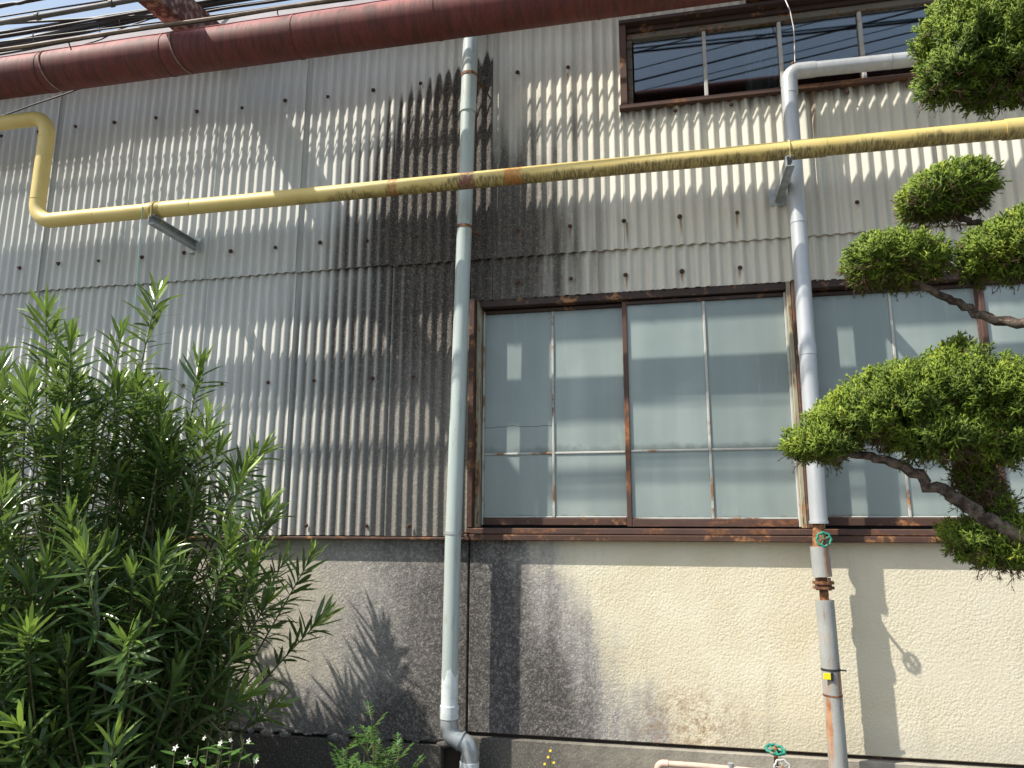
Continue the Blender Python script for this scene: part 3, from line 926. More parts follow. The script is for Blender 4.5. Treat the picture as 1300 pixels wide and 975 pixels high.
tag(MB().tube(wr, .0035, 6).build('hanging_wire', M['wire'], None), 'thin pale wire dropping from the bracket to the silver downpipe elbow', 'wire')


# ------------------------------------------------------------------ valve standpipe below the silver pipe
def wheel(parent, c, ax, R, mat, lobes=8):
    ax = Vector(ax).normalized(); u = ax.orthogonal().normalized(); w = ax.cross(u); c = Vector(c)
    pts = []
    for i in range(49):
        a = 2 * math.pi * i / 48
        r = R * (1 + .07 * math.cos(lobes * a))
        pts.append(c + (u * math.cos(a) + w * math.sin(a)) * r)
    hw = MB().tube(pts, R * .17, 8, False).build('handwheel', M[mat], parent, 60)
    sp = MB()
    for i in range(5):
        a = 2 * math.pi * i / 5 + .3
        d = u * math.cos(a) + w * math.sin(a)
        sp.tube([c + d * R * .2, c + d * R * .95], R * .09, 6)
    sp.build('spokes', M[mat], hw, 60)
    hub = MB(); lathe(hub, [(-.012, R * .26), (.008, R * .26), (.010, R * .16), (.020, R * .14)], c, ax, 10)
    hub.build('hub', M['rust'], hw, 40)


vp_ = empty('valve_standpipe', (0.745, -QD, 0), 'rust streaked grey standpipe with green valve wheel under the silver pipe', 'standpipe')
MB().tube([(0.7345, -QD, 1.515), (0.740, -QD, 1.365)], .046, 24).build('lagging', M['lagging'], vp_)
MB().tube([(0.740, -QD, 1.645), (0.7345, -QD, 1.50)], [.026, .036], 14).build('valve_body', M['rust'], vp_)
MB().tube([(0.740, -QD, 1.37), (0.741, -QD, 1.22)], .022, 14).build('neck', M['rust'], vp_)
fl = MB(); lathe(fl, [(-.030, .052), (-.018, .052), (-.017, .040), (-.007, .040), (-.006, .052), (.008, .052)], (0.741, -QD, 1.335), (0, 0, 1), 18)
fo = fl.build('flange', M['rust'], vp_, 40)
for k in range(4):
    a = k * math.pi / 2 + .6
    MB().tube([(0.741 + .042 * math.cos(a), -QD + .042 * math.sin(a), 1.300), (0.741 + .042 * math.cos(a), -QD + .042 * math.sin(a), 1.358)], .0075, 6).build('flange_bolt', M['boltrust'], fo)
MB().tube([(0.7415, -QD, 1.250), (0.747, -QD, .80)], .0445, 24).build('pipe_cover', M['lagging'], vp_)
MB().tube([(0.747, -QD, .798), (0.752, -QD, 0.0)], .0445, 24).build('pipe_cover', M['lagging'], vp_)
MB().tube([(0.747, -QD, .803), (0.747, -QD, .795)], .0462, 24).build('cover_seam', M['rust'], vp_)
MB().tube([(0.739, -QD, 1.545), (0.739, -0.252, 1.550)], .0075, 8).build('valve_stem', M['rust'], vp_)
wheel(vp_, (0.739, -0.252, 1.552), (0, -1, .12), .033, 'green')
tg = MB().tube([(0.7455, -QD, .915), (0.7455, -QD, .925)], .0465, 24).build('cable_tie', M['black'], vp_)
MB().tube([(0.785, -.165, .92), (0.815, -.16, .918)], .004, 6).build('tie_tail', M['black'], tg)
tgo = MB().box(0.700, 0.735, -.192, -.187, .878, .908, .001).build('tag', M['yellowtag'], vp_, 30)
MB().box(0.7355, 0.748, -.191, -.186, .872, .912, .001).build('tag_edge', M['black'], tgo, 30)

# valves low at the foot of the wall
v2 = empty('garden_valve', (0.44, -0.30, 0), 'low valve with flat green wheel above a grey wheel at the wall foot', 'valve')
MB().tube([(0.443, -.30, 0.0), (0.443, -.30, .56)], .010, 10).build('valve_stem', M['rust'], v2)
MB().tube([(0.443, -.30, 0.0), (0.443, -.30, .44)], .024, 12).build('riser', M['galv'], v2)
wheel(v2, (0.443, -.30, .572), (0.1, -.25, 1), .042, 'green', 9)
MB().tube([(0.463, -.30, .50), (0.463, -.352, .505)], .010, 8).build('valve_stem', M['galv'], v2)
wheel(v2, (0.463, -.352, .507), (0, -1, .35), .034, 'greywheel', 7)
bp = empty('beige_pipe', (0.0, -0.30, 0), 'thin beige pipe elbow lying low along the concrete foundation', 'pipe')
MB().tube(fillet([(-0.11, -.30, 0.0), (-0.11, -.30, .478), (0.06, -.30, .478), (0.40, -.30, .468)], .028, 6), .0145, 14).build('pipe_run', M['beige'], bp)
MB().tube(fillet([(-0.11, -.30, .44), (-0.11, -.30, .478), (-0.06, -.30, .478)], .028, 6), .018, 14).build('elbow', M['beige'], bp)
st_ = empty('pipe_stub', (0.235, -.30, 0), 'small grey capped pipe stub beside the low green valve', 'pipe')
MB().tube([(0.235, -.30, 0), (0.235, -.30, .475)], .011, 10).build('stub', M['galv'], st_)
MB().tube([(0.235, -.30, .476), (0.235, -.30, .500)], .015, 10).build('cap', M['galv'], st_)

# ------------------------------------------------------------------ cables and conduit along the eave
def cable(pts, r, mat, label, name='cable', cat='cable', group='cables strung along the eave', seg=8):
    P3 = [off(*p) for p in pts]
    # smooth through the points
    out = []
    for i in range(len(P3) - 1):
        p0 = P3[max(0, i - 1)]; p1 = P3[i]; p2 = P3[i + 1]; p3 = P3[min(len(P3) - 1, i + 2)]
        for k in range(6):
            t = k / 6
            out.append(0.5 * ((2 * p1) + (p2 - p0) * t + (2 * p0 - 5 * p1 + 4 * p2 - p3) * t * t + (3 * p1 - p0 - 3 * p2 + p3) * t ** 3))
    out.append(P3[-1])
    if group or mat == 'conduit':
        e = (P3[-1] - P3[-2]).normalized(); out += [P3[-1] + e * k for k in (.6, 1.5, 3.0, 5.0)]
        e = (P3[0] - P3[1]).normalized(); out = [P3[0] + e * k for k in (4.0, 2.0)] + out
    return tag(MB().tube(out, r, seg).build(name, M[mat], None), label, cat, group)

cable([(-150, 34, 1.0), (0, 7, 1.0), (25, 4, 1.0), (50, -3, 1.0), (120, -18, 1.0)], .010, 'black', 'uppermost black cable cutting the top left corner of the sky')
cable([(-150, 41, .98), (0, 9.5, .98), (22, 5, .98), (50, 0, .98), (120, -14, .98)], .006, 'black', 'thin black cable hugging the uppermost cable in the sky corner')
cable([(-150, 46, .95), (0, 21.5, .95), (60, 12, .95), (140, 0, .95), (220, -12, .95)], .005, 'black', 'hair thin cable just above the grey conduit')
cable([(-150, 68, .42), (0, 46, .42), (90, 30.5, .42), (180, 15, .42), (300, -5, .42)], .009, 'black', 'single black cable between the grey conduit and the thick bundle')
cable([(-150, 70, .41), (0, 48.5, .41), (90, 33.5, .41), (180, 18.5, .41), (300, -2, .41)], .005, 'black', 'fine cable just under the single black cable below the conduit')
cable([(-150, 86, .30), (0, 57, .30), (90, 38, .30), (180, 20, .30), (260, 6, .30), (340, -7, .30)], .021, 'black', 'thickest black cable bundle passing behind the rusty beam end')
cable([(-150, 90, .27), (0, 61, .27), (50, 51, .27), (110, 41, .27), (185, 24, .27), (260, 13, .27), (350, 1, .27), (420, -10, .27)], .010, 'black', 'wavy black cable hanging just below the thickest bundle')
cable([(-150, 82, 1.02), (0, 63, 1.02), (90, 49.5, 1.02), (180, 35.5, 1.02), (260, 24.5, 1.02), (350, 10.5, 1.02), (440, -3, 1.02)], .0085, 'tan', 'faded tan cable passing in front of the rusty beam')
cable([(-150, 86, 1.0), (0, 65.5, 1.0), (90, 52, 1.0), (180, 38, 1.0), (262, 27, 1.0), (352, 12, 1.0), (440, -1, 1.0)], .006, 'black', 'thin black cable just under the faded tan cable')
cable([(-150, 92, .38), (0, 69, .38), (80, 54, .38), (165, 40, .38), (300, 19, .38), (440, 0, .38)], .008, 'black', 'lowest black cable skimming above the red duct')
cable([(100, 58, .40), (128, 50, .38), (150, 38, .36), (176, 29, .34)], .005, 'black', 'short slanting cable bridging two cables left of the beam')
cable([(214, 9, .32), (260, 2, .32), (300, -5, .32)], .012, 'black', 'short black cable leaving the right side of the beam top')
cable([(228, 17.5, .34), (255, 16, .34), (290, 10, .34), (350, 1.5, .34), (400, -7, .34)], .009, 'black', 'black cable sagging just right of the rusty beam')
cable([(236, 24, .36), (300, 16, .36), (370, 6, .36), (440, -3, .36)], .006, 'black', 'fine cable low over the duct to the right of the beam')
cable([(-60, 165, .30), (0, 148, .30), (45, 132, .30), (84, 119, .30), (112, 108, .30)], .005, 'black', 'loose thin black wire rising behind the yellow elbow to the duct', 'loose_wire', 'wire', None)
ho = cable([(-150, 56, 1.05), (0, 29, 1.05), (48, 21, 1.05), (100, 12, 1.05), (144, 4, 1.05), (250, -15, 1.05)], .0155, 'conduit', 'grey conduit tube with couplings crossing the sky at top left', 'conduit', 'conduit', None, 14)
for px, py in ((48, 21), (142, 4.4)):
    a, b = off(px - 2, py + .36, 1.05), off(px + 2, py - .36, 1.05)
    MB().tube([a, b], .021, 14).build('coupling', M['conduit'], ho)
for px, py, d, l, lab in ((42, 45, .42, .05, 'small black tie on the fine cable left of the thickest bundle'), (125, 30, .31, .07, 'black tie hanging under the middle of the thickest cable bundle'),
                          (88, 54, 1.0, .05, 'black tie dangling from the faded tan cable'), (152, 28, .31, .06, 'black tie under the thickest bundle close to the beam'),
                          (217, 8, .35, .08, 'black tie at the upper right side of the rusty beam'), (352, 16, .36, .05, 'black tie on the cables far right of the beam'), (97, 64, .4, .04, 'black tie touching the red duct below the lowest cable')):
    p = off(px, py, d)
    tag(MB().tube([p + Vector((0, 0, .02)), p + Vector((.008, -.01, -.012)), p + Vector((.02, 0, -l))], .004, 6).build('cable_tie', M['black'], None),
        lab, 'tie', 'loose ties on the eave cables')
tag(MB().tube([off(181, 262, .47), off(179, 285, .47), off(176, 330, .40), off(171, 400, .35)], .0025, 5).build('twine', M['string'], None), 'pale blue twine hanging from the yellow pipe near the left bracket', 'twine')
# power lines across the street, seen mirrored in the upper panes
for i, (z, r, sl2) in enumerate(((8.75, .014, .13), (9.0, .009, .14), (9.18, .02, .13), (9.30, .009, .15), (9.55, .014, .14), (9.68, .008, .15), (9.9, .018, .15), (10.15, .01, .16), (10.5, .014, .16))):
    pts = [(-14 + 3 * k, -8.5, z + sl2 * (-14 + 3 * k) + .25 * math.cosh((k - 5) / 4) - .25) for k in range(12)]
    tag(MB().tube(pts, r, 8).build('power_line', M['black'], None), 'black power line over the street, mirrored in the upper window', 'power line', 'power lines over the street')


# ================================================================== plants
def frames(d, up_hint=None):
    """rotation matrices (N,3,3) with columns side, along, normal for directions d (N,3)"""
    d = d / np.linalg.norm(d, axis=1, keepdims=True)
    h = np.tile(np.array([0, 0, 1.0]), (len(d), 1)) if up_hint is None else up_hint
    s = np.cross(d, h); ln = np.linalg.norm(s, axis=1, keepdims=True)
    s = np.where(ln < 1e-3, np.array([[1.0, 0, 0]]), s / np.maximum(ln, 1e-6))
    n = np.cross(s, d)
    return np.stack([s, d, n], axis=2)


def instance(bv, bf, pos, fr, scale):
    """place base mesh (V,3) at every pos with frame and per-axis scale (N,3)"""
    V = bv[None] * scale[:, None, :]
    V = np.einsum('nij,nvj->nvi', fr, V) + pos[:, None, :]
    F_ = bf[None] + (np.arange(len(pos)) * len(bv))[:, None, None]
    return V.reshape(-1, 3), F_.reshape(-1, bf.shape[1])


def leaf_base(widths, ts, droop=0.12, fold=0.25):
    v, f = [], []
    for t, w in zip(ts, widths):
        z = -droop * t * t
        v += [(-w / 2, t, z + fold * w / 2), (0, t, z), (w / 2, t, z + fold * w / 2)]
    for i in range(len(ts) - 1):
        k = 3 * i
        f += [(k, k + 1, k + 4, k + 3), (k + 1, k + 2, k + 5, k + 4)]
    return np.array(v, float), np.array(f)


def project(P):
    q = np.asarray(P) - np.array(CAM)
    R_ = np.array(ROT)
    c = q @ R_.T
    return 650 + FOC * c[:, 0] / c[:, 2], 487.5 - FOC * c[:, 1] / c[:, 2], c[:, 2]


def bez(a, b, c, t):
    t = t[:, None]
    return (1 - t) ** 2 * a + 2 * t * (1 - t) * b + t * t * c


# ------------------------------------------------------------------ oleander
OB = np.array([-2.62, -1.15, 0.0])
ole = empty('oleander_bush', tuple(OB), 'tall green oleander bush with narrow leaves in front of the corrugated wall', 'bush')
main_tips = [(-3.40, -1.25, 2.58), (-3.10, -1.1, 2.62), (-2.98, -1.3, 2.66), (-2.66, -1.15, 2.55), (-2.44, -1.2, 2.74), (-2.62, -1.5, 2.40), (-2.28, -1.05, 2.40), (-2.9, -1.6, 2.3),
             (-2.10, -1.2, 2.11), (-1.93, -1.0, 1.97), (-1.84, -1.3, 1.84), (-1.84, -1.1, 1.69), (-1.88, -1.3, 1.56), (-1.82, -1.2, 1.46), (-1.85, -1.0, 1.26), (-1.82, -1.25, 1.08), (-1.80, -1.2, .90), (-1.82, -.9, .80),
             (-2.33, -1.85, .90), (-2.13, -1.85, 1.50), (-2.33, -1.85, 1.22), (-1.95, -1.80, 1.20), (-2.62, -1.9, 1.65), (-2.0, -1.75, .85), (-3.3, -1.7, 2.15), (-3.15, -1.8, 1.8), (-1.80, -.70, 1.45), (-1.80, -.50, 1.15), (-2.35, -.42, 1.95), (-2.2, -.36, 1.68), (-2.48, -.5, 2.05), (-2.12, -.38, 1.42), (-2.3, -.3, 1.3)]
Rz = np.array([[.2, -2.05], [.6, -1.96], [.9, -1.90], [1.2, -1.90], [1.5, -1.93], [1.7, -2.02], [2.0, -2.08], [2.3, -2.32], [2.5, -2.5]])
tips = [np.array(t) for t in main_tips]
while len(tips) < 520:
    z = rng.uniform(.25, 2.35)
    if z > 1.5 and rng.random() < .5: continue
    r = np.interp(z, Rz[:, 0], Rz[:, 1]) - .06
    cx, a = -2.85, None
    a = r - cx
    al = 1.25
    x = rng.uniform(-1, 1); y = rng.uniform(-1, 1)
    if x * x + y * y > 1: continue
    if x * x + y * y < .16 and rng.random() < .6: continue
    X = cx + x * (a if x > 0 else al); Y = -1.15 + y * .82 * (1 - .30 * (z > 1.9))
    tips.append(np.array([X, Y, z]))
LV, LF = leaf_base([.22, .80, 1.0, .82, .10], [0, .22, .48, .76, 1.0], .07, .05)
pos_, dir_, len_, tint_, hint_ = [], [], [], [], []
stems = MB()
for i, tp in enumerate(tips):
    base = OB + np.array([rng.normal(0, .22), rng.normal(0, .22), 0])
    h = tp[2]
    lean = rng.uniform(.60, .85) if (tp[2] > 1.2 or tp[1] < -1.6) else rng.uniform(.35, .7)
    ctrl = base + (tp - base) * lean; ctrl[2] = h * rng.uniform(.62, .82)
    if h < 1.3: ctrl[2] = h * rng.uniform(.55, .9)
    t = np.linspace(0, 1, 12)
    P_ = bez(base, ctrl, tp, t)
    stems.tube([Vector(p) for p in P_], [float(.009 * (1 - .72 * q)) for q in t], 5, False)
    L = np.linalg.norm(np.diff(P_, axis=0), axis=1).sum()
    reach = min(L * .85, rng.uniform(.5, .85))
    nW = int(reach / .034)
    ph = rng.uniform(0, 6.28)
    for k in range(nW):
        s = k * .034 + .004
        tt = 1 - s / L
        if tt < .08: break
        a = np.array([tt]); b_ = np.array([min(1, tt + .01)]) if tt < .99 else np.array([tt])
        p0 = bez(base, ctrl, tp, a)[0]
        dT = bez(base, ctrl, tp, np.array([min(1., tt + .004)]))[0] - bez(base, ctrl, tp, np.array([tt - .01]))[0]
        dT /= np.linalg.norm(dT)
        u = np.cross(dT, [0, 0, 1.0]); u = u / max(np.linalg.norm(u), 1e-3) if np.linalg.norm(u) > 1e-3 else np.array([1., 0, 0])
        w = np.cross(dT, u)
        age = min(1, s / .34)
        spread = math.radians(12 + 36 * min(1, s / .16) + 20 * age)
        ln = (.085 + .062 * min(1, s / .05)) * rng.uniform(.85, 1.15) * (1.0 if age < .9 else .92)
        for j in range(3):
            if age > .6 and rng.random() < .12: continue
            az = ph + k * 1.047 + j * 2.094 + rng.normal(0, .15)
            side = u * math.cos(az) + w * math.sin(az)
            sp = spread + rng.normal(0, .20)
            d = dT * math.cos(sp) + side * math.sin(sp)
            pos_.append(p0); dir_.append(d); len_.append(ln)
            hint_.append(dT * .8 + np.array([0, 0, .45]) + rng.normal(0, .35, 3))
            young = max(0, 1 - s / .16) if tp[2] > 1.5 or i < 28 else max(0, .75 - s / .14)
            tint_.append(np.clip(.18 + .78 * young + rng.normal(0, .15), 0, 1))
pos_ = np.array(pos_); dir_ = np.array(dir_); len_ = np.array(len_); tint_ = np.array(tint_); hint_ = np.array(hint_)
keep = pos_[:, 1] + dir_[:, 1] * len_ < -0.05
pos_, dir_, len_, tint_, hint_ = pos_[keep], dir_[keep], len_[keep], tint_[keep], hint_[keep]
fr_ = frames(dir_, hint_)
scl = np.stack([len_ * .125 * rng.uniform(.85, 1.2, len(len_)), len_, len_ * rng.uniform(-.4, 2.2, len(len_))], 1)
# the 300 leaves that show largest become parts of their own
mid = pos_ + dir_ * (len_ * .5)[:, None]
tipP = pos_ + dir_ * len_[:, None]
ux, uy, dp = project(mid); ax_, ay_, _ = project(pos_); bx_, by_, _ = project(tipP)
plen = np.hypot(ax_ - bx_, ay_ - by_)
face = np.abs((fr_[:, :, 2] * ((mid - np.array(CAM)) / np.linalg.norm(mid - np.array(CAM), axis=1, keepdims=True))).sum(1))
inside = (ux > 3) & (ux < 640) & (uy > 3) & (uy < 972)
order = np.argsort(dp)
seen = {}
for i in order:
    if not inside[i]: continue
    c = (int(ux[i] // 9), int(uy[i] // 9))
    if c not in seen: seen[c] = i
front = np.array(list(seen.values()))
pick = front[np.argsort(-(plen * (face * .6 + .4))[front])][:300]
rest = np.ones(len(pos_), bool); rest[pick] = False
stems.build('stem', M['stem'], ole, 60)
v_, f_ = instance(LV, LF, pos_[rest], fr_[rest], scl[rest])
tag(np_mesh('foliage', v_, f_, M['oleander'], ole, np.repeat(tint_[rest], len(LV)), True), kind='stuff')
leaf_me = []
for q in range(5):
    o = np_mesh('leaf', LV, LF, M['oleander'], None, np.full(len(LV), .1 + .2 * q), True)
    leaf_me.append(o.data)
    bpy.data.objects.remove(o)
for i in pick:
    o = bpy.data.objects.new('leaf', leaf_me[int(np.clip((tint_[i] - .1) / .2 + .5, 0, 4))])
    C.objects.link(o); o.parent = ole
    m = Matrix.Identity(4)
    for a in range(3):
        for b in range(3): m[a][b] = fr_[i][a][b] * scl[i][b]
        m[a][3] = pos_[i][a] - OB[a]
    o.matrix_basis = m

# ------------------------------------------------------------------ cloud-pruned juniper
jun = empty('juniper_tree', (1.50, -2.1, 0), 'cloud pruned juniper with rounded green pads on bare limbs at the right', 'tree')


def limb(pts, r0, r1, name='limb', wob=.012, seg=10):
    P3 = [Vector(p) for p in pts]; out = []
    r0 *= .66; r1 *= .75
    for i in range(len(P3) - 1):
        p0 = P3[max(0, i - 1)]; p1 = P3[i]; p2 = P3[i + 1]; p3 = P3[min(len(P3) - 1, i + 2)]
        for k in range(7):
            t = k / 7
            out.append(0.5 * ((2 * p1) + (p2 - p0) * t + (2 * p0 - 5 * p1 + 4 * p2 - p3) * t * t + (3 * p1 - p0 - 3 * p2 + p3) * t ** 3) + Vector(rng.normal(0, wob * .35, 3)))
    out.append(P3[-1]); n = len(out)
    return MB().tube(out, [r0 + (r1 - r0) * (i / (n - 1)) ** .8 for i in range(n)], seg, True, .10).build(name, M['bark'], jun, 80)


limb([(1.52, -2.1, -.05), (1.46, -2.08, .5), (1.34, -2.1, 1.0), (1.30, -2.05, 1.5), (1.42, -2.1, 2.0), (1.36, -2.15, 2.45), (1.28, -2.1, 2.8)], .075, .035, 'trunk', .012, 14)
limb([(1.34, -2.1, 1.30), (1.05, -2.12, 1.49), (.875, -2.12, 1.585), (.775, -2.12, 1.645), (.69, -2.1, 1.715), (.60, -2.1, 1.775), (.50, -2.1, 1.80), (.40, -2.1, 1.79)], .042, .012)
limb([(1.33, -2.0, 1.40), (1.05, -1.98, 1.53), (.90, -1.98, 1.62), (.83, -2.0, 1.72), (.80, -2.03, 1.82), (.72, -2.05, 1.90)], .045, .016)
limb([(1.40, -2.1, 1.98), (1.15, -2.15, 2.065), (.97, -2.15, 2.12), (.86, -2.12, 2.165), (.77, -2.1, 2.235), (.68, -2.1, 2.29), (.60, -2.1, 2.32)], .030, .010)
limb([(1.38, -2.15, 2.3), (1.1, -2.1, 2.33), (.95, -2.08, 2.43), (.87, -2.05, 2.475), (.80, -2.05, 2.53)], .026, .010)
limb([(1.29, -2.1, 2.75), (1.13, -2.1, 2.77), (1.03, -2.1, 2.82), (.97, -2.1, 2.90)], .032, .014)
limb([(1.40, -2.1, 2.05), (1.15, -2.2, 2.18), (1.0, -2.2, 2.30), (.92, -2.18, 2.36)], .024, .010)
limb([(1.20, -2.1, 1.40), (1.0, -2.1, 1.47), (.88, -2.1, 1.56)], .020, .010)


def cone3(a, b, r):
    a = np.array(a, float); b = np.array(b, float); d = b - a; d /= np.linalg.norm(d)
    u = np.cross(d, [.3, .2, .9]); u /= np.linalg.norm(u); w = np.cross(d, u)
    vs = [a + r * (u * math.cos(q) + w * math.sin(q)) for q in (0, 2.094, 4.188)] + [b]
    return vs, [(0, 1, 3), (1, 2, 3), (2, 0, 3)]


def spray_base(nb, seed, r=.042):
    rs = random.Random(seed); V, F_, T = [], [], []
    def put(a, b, r, t0, t1):
        v, f = cone3(a, b, r); n = len(V)
        V.extend(v); F_.extend([tuple(n + i for i in q) for q in f]); T.extend([t0] * 3 + [t1])
    put((0, 0, 0), (0, 1, 0), r, 0, 1)
    for i in range(nb):
        t = .12 + .8 * i / nb
        az = i * 2.4 + rs.uniform(-.5, .5); sp = rs.uniform(.5, .95)
        L = (.50 - .28 * t) * rs.uniform(.8, 1.25)
        d = np.array([math.sin(sp) * math.cos(az), math.cos(sp), math.sin(sp) * math.sin(az)])
        a = np.array([0, t, 0]); b = a + d * L
        put(a, b, r * .9, t * .6, .55 + .45 * t)
        for s in (-1, 1):
            q = a + d * L * .45
            e = d + np.cross(d, [0, .3, 1]) * .8 * s; e /= np.linalg.norm(e)
            put(q, q + e * L * .5, r * .8, t * .6, .5 + .5 * t)
    return np.array(V), np.array(F_), np.array(T)


SB = [spray_base(9, k, .048) for k in range(3)]
TW = spray_base(4, 9, .018)


def pad(lobes, n, size=.058, twigs=160, name='foliage_pad'):
    n = int(n * .82); twigs = int(twigs * 1.7)
    """lobes: (centre, radii, lower) - flat-bottomed domes of sprays pointing out and up"""
    vol = np.array([r[0] * r[2] for c, r in lobes]); vol /= vol.sum()
    ps, ds, tn = [], [], []
    tw_p, tw_d = [], []
    while len(ps) < n:
        k = rng.choice(len(lobes), p=vol)
        c, r = np.array(lobes[k][0]), np.array(lobes[k][1])
        d = rng.normal(0, 1, 3); d /= np.linalg.norm(d)
        if d[2] < -.25 and rng.random() < .72: continue
        rad = rng.uniform(.62, 1.0) ** .6
        lump = 1 + .17 * math.sin(d[0] * 9 + c[0] * 31) * math.sin(d[2] * 8 + c[2] * 17) + .09 * math.sin(d[1] * 13 + d[0] * 11 + k)
        q = d * r * rad * lump
        if q[2] < 0: q[2] *= .75
        p = c + q
        # not deep inside another lobe
        deep = False
        for m_, (c2, r2) in enumerate(lobes):
            if m_ != k and (((p - np.array(c2)) / np.array(r2)) ** 2).sum() < .36: deep = True
        if deep and rng.random() < .8: continue
        nrm = d / r; nrm /= np.linalg.norm(nrm)
        dr = nrm * .75 + np.array([0, 0, .62]) + rng.normal(0, .33, 3)
        if d[2] < -.2: dr = nrm * .9 + np.array([0, 0, .1]) + rng.normal(0, .45, 3)
        ps.append(p - dr / np.linalg.norm(dr) * size * .6); ds.append(dr)
        tn.append(rng.normal(0, .17) + .17 * math.sin(p[0] * 23 + 1.3 * k) * math.sin(p[2] * 27 + p[1] * 19))
    ps, ds, tn = np.array(ps), np.array(ds), np.array(tn)
    AV, AF, AT = [], [], []; nv = 0
    which = rng.integers(0, len(SB), len(ps))
    for b, (bv_, bf_, bt_) in enumerate(SB):
        s = which == b
        L = size * rng.uniform(.7, 1.35, s.sum())
        v, f = instance(bv_, bf_, ps[s], frames(ds[s], rng.normal(0, 1, (s.sum(), 3))), np.stack([L, L, L], 1))
        AV.append(v); AF.append(f + nv); nv += len(v)
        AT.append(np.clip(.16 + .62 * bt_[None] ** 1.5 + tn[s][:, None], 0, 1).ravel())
    # stray sprays that break the outline
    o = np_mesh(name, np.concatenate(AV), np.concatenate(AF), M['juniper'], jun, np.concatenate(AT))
    # dead inner twigs
    for _ in range(twigs):
        k = rng.choice(len(lobes), p=vol); c, r = np.array(lobes[k][0]), np.array(lobes[k][1])
        d = rng.normal(0, 1, 3); d[2] = -abs(d[2]) * .8 if rng.random() < .75 else d[2]; d /= np.linalg.norm(d)
        tw_p.append(c + d * r * rng.uniform(.35, .72)); tw_d.append(d + rng.normal(0, .4, 3))
    tw_p, tw_d = np.array(tw_p), np.array(tw_d)
    L = rng.uniform(.045, .085, twigs)
    v, f = instance(TW[0], TW[1], tw_p, frames(tw_d, rng.normal(0, 1, (twigs, 3))), np.stack([L, L, L], 1))
    np_mesh('dead_twigs', v, f, M['deadneedle'], o)
    return o


YJ = -2.1
pad([((.935, YJ, 2.975), (.150, .16, .145)), ((.835, YJ - .02, 2.885), (.070, .11, .075)), ((1.06, YJ, 2.99), (.16, .16, .16)), ((.87, YJ, 3.03), (.09, .12, .10)), ((1.0, YJ, 2.88), (.14, .14, .09))], 4300)
pad([((.81, YJ + .03, 2.545), (.100, .11, .060)), ((.745, YJ + .03, 2.525), (.05, .08, .042)), ((.865, YJ + .03, 2.565), (.055, .09, .055))], 1900, twigs=110)
pad([((.635, YJ, 2.345), (.100, .12, .062)), ((.575, YJ, 2.335), (.045, .09, .055)), ((.70, YJ, 2.335), (.065, .10, .055))], 2100, twigs=130)
pad([((.955, YJ - .03, 2.335), (.115, .13, .080)), ((.87, YJ - .03, 2.335), (.060, .10, .065)), ((1.05, YJ - .03, 2.355), (.12, .12, .09)), ((.97, YJ - .03, 2.385), (.085, .10, .055))], 2900, twigs=170)
pad([((.405, YJ, 1.825), (.085, .11, .048)), ((.50, YJ, 1.885), (.11, .14, .078)), ((.62, YJ, 1.93), (.135, .16, .100)), ((.76, YJ, 1.955), (.135, .16, .108)), ((.90, YJ, 1.93), (.115, .15, .105)),
     ((.79, YJ + .02, 2.065), (.032, .04, .045)), ((.70, YJ - .02, 1.84), (.12, .13, .065)), ((.84, YJ, 1.83), (.09, .11, .08)), ((1.02, YJ, 1.92), (.11, .13, .10))], 6600, twigs=420)
pad([((.80, YJ + .06, 1.575), (.075, .10, .040)), ((.90, YJ + .06, 1.565), (.09, .11, .060)), ((.86, YJ + .06, 1.535), (.09, .09, .035)), ((1.02, YJ + .06, 1.56), (.09, .11, .07))], 2100, twigs=140)
pad([((.815, YJ + .08, 1.74), (.040, .05, .085)), ((.85, YJ + .08, 1.66), (.045, .05, .06))], 330, twigs=120)

# ------------------------------------------------------------------ weeds at the foot of the wall
WV, WF = leaf_base([.3, .9, 1, .6, .05], [0, .25, .5, .78, 1], .10, .05)
WX, WY = -1.17, -1.35
wd = empty('feathery_weed', (WX, WY, 0), 'green weed with divided feathery leaves beside the downpipe foot', 'weed')
wp_, wdr, wl = [], [], []
ws = MB()
for k in range(16):
    tipw = np.array([WX + .01 + .85 * [.0, .11, -.13, .02, .16, -.2, .08, -.06, .2, .05, -.1, .14, -.04, -.16, .1, .03][k], WY + rng.normal(0, .07), .20 + [.675, .56, .50, .60, .47, .42, .52, .55, .40, .62, .56, .45, .5, .44, .38, .46][k]])
    b0 = np.array([WX + rng.normal(0, .03), WY + rng.normal(0, .03), 0.0])
    ct = b0 * .6 + tipw * .4; ct[2] = tipw[2] * .65
    t = np.linspace(0, 1, 9); P_ = bez(b0, ct, tipw, t)
    ws.tube([Vector(p) for p in P_], [.005 * (1 - .6 * q) for q in t], 5, False)
    for q in np.linspace(.35, 1, 13):
        p = bez(b0, ct, tipw, np.array([q]))[0]
        az = q * 40 + k; el = .35 + .5 * (q > .9)
        d = np.array([math.cos(az) * math.cos(el), math.sin(az) * math.cos(el), math.sin(el)])
        Lr = rng.uniform(.10, .16)
        if q > .88: Lr *= .6
        side = np.cross(d, [0, 0, 1.]); side /= np.linalg.norm(side)
        ws.tube([Vector(p), Vector(p + d * Lr * .9)], .0015, 4, False)
        for m_ in range(6):
            tt = .25 + .14 * m_
            for s in (-1, 1):
                e = d * .75 + side * s * .8 + np.array([0, 0, -.15]) + rng.normal(0, .1, 3)
                wp_.append(p + d * Lr * tt); wdr.append(e); wl.append(Lr * (.50 - .26 * tt))
        wp_.append(p + d * Lr * .85); wdr.append(d); wl.append(Lr * .35)
wp_, wdr, wl = np.array(wp_), np.array(wdr), np.array(wl)
v_, f_ = instance(WV, WF, wp_, frames(wdr), np.stack([wl * .36, wl, wl], 1))
ws.build('stem', M['stem'], wd, 60)
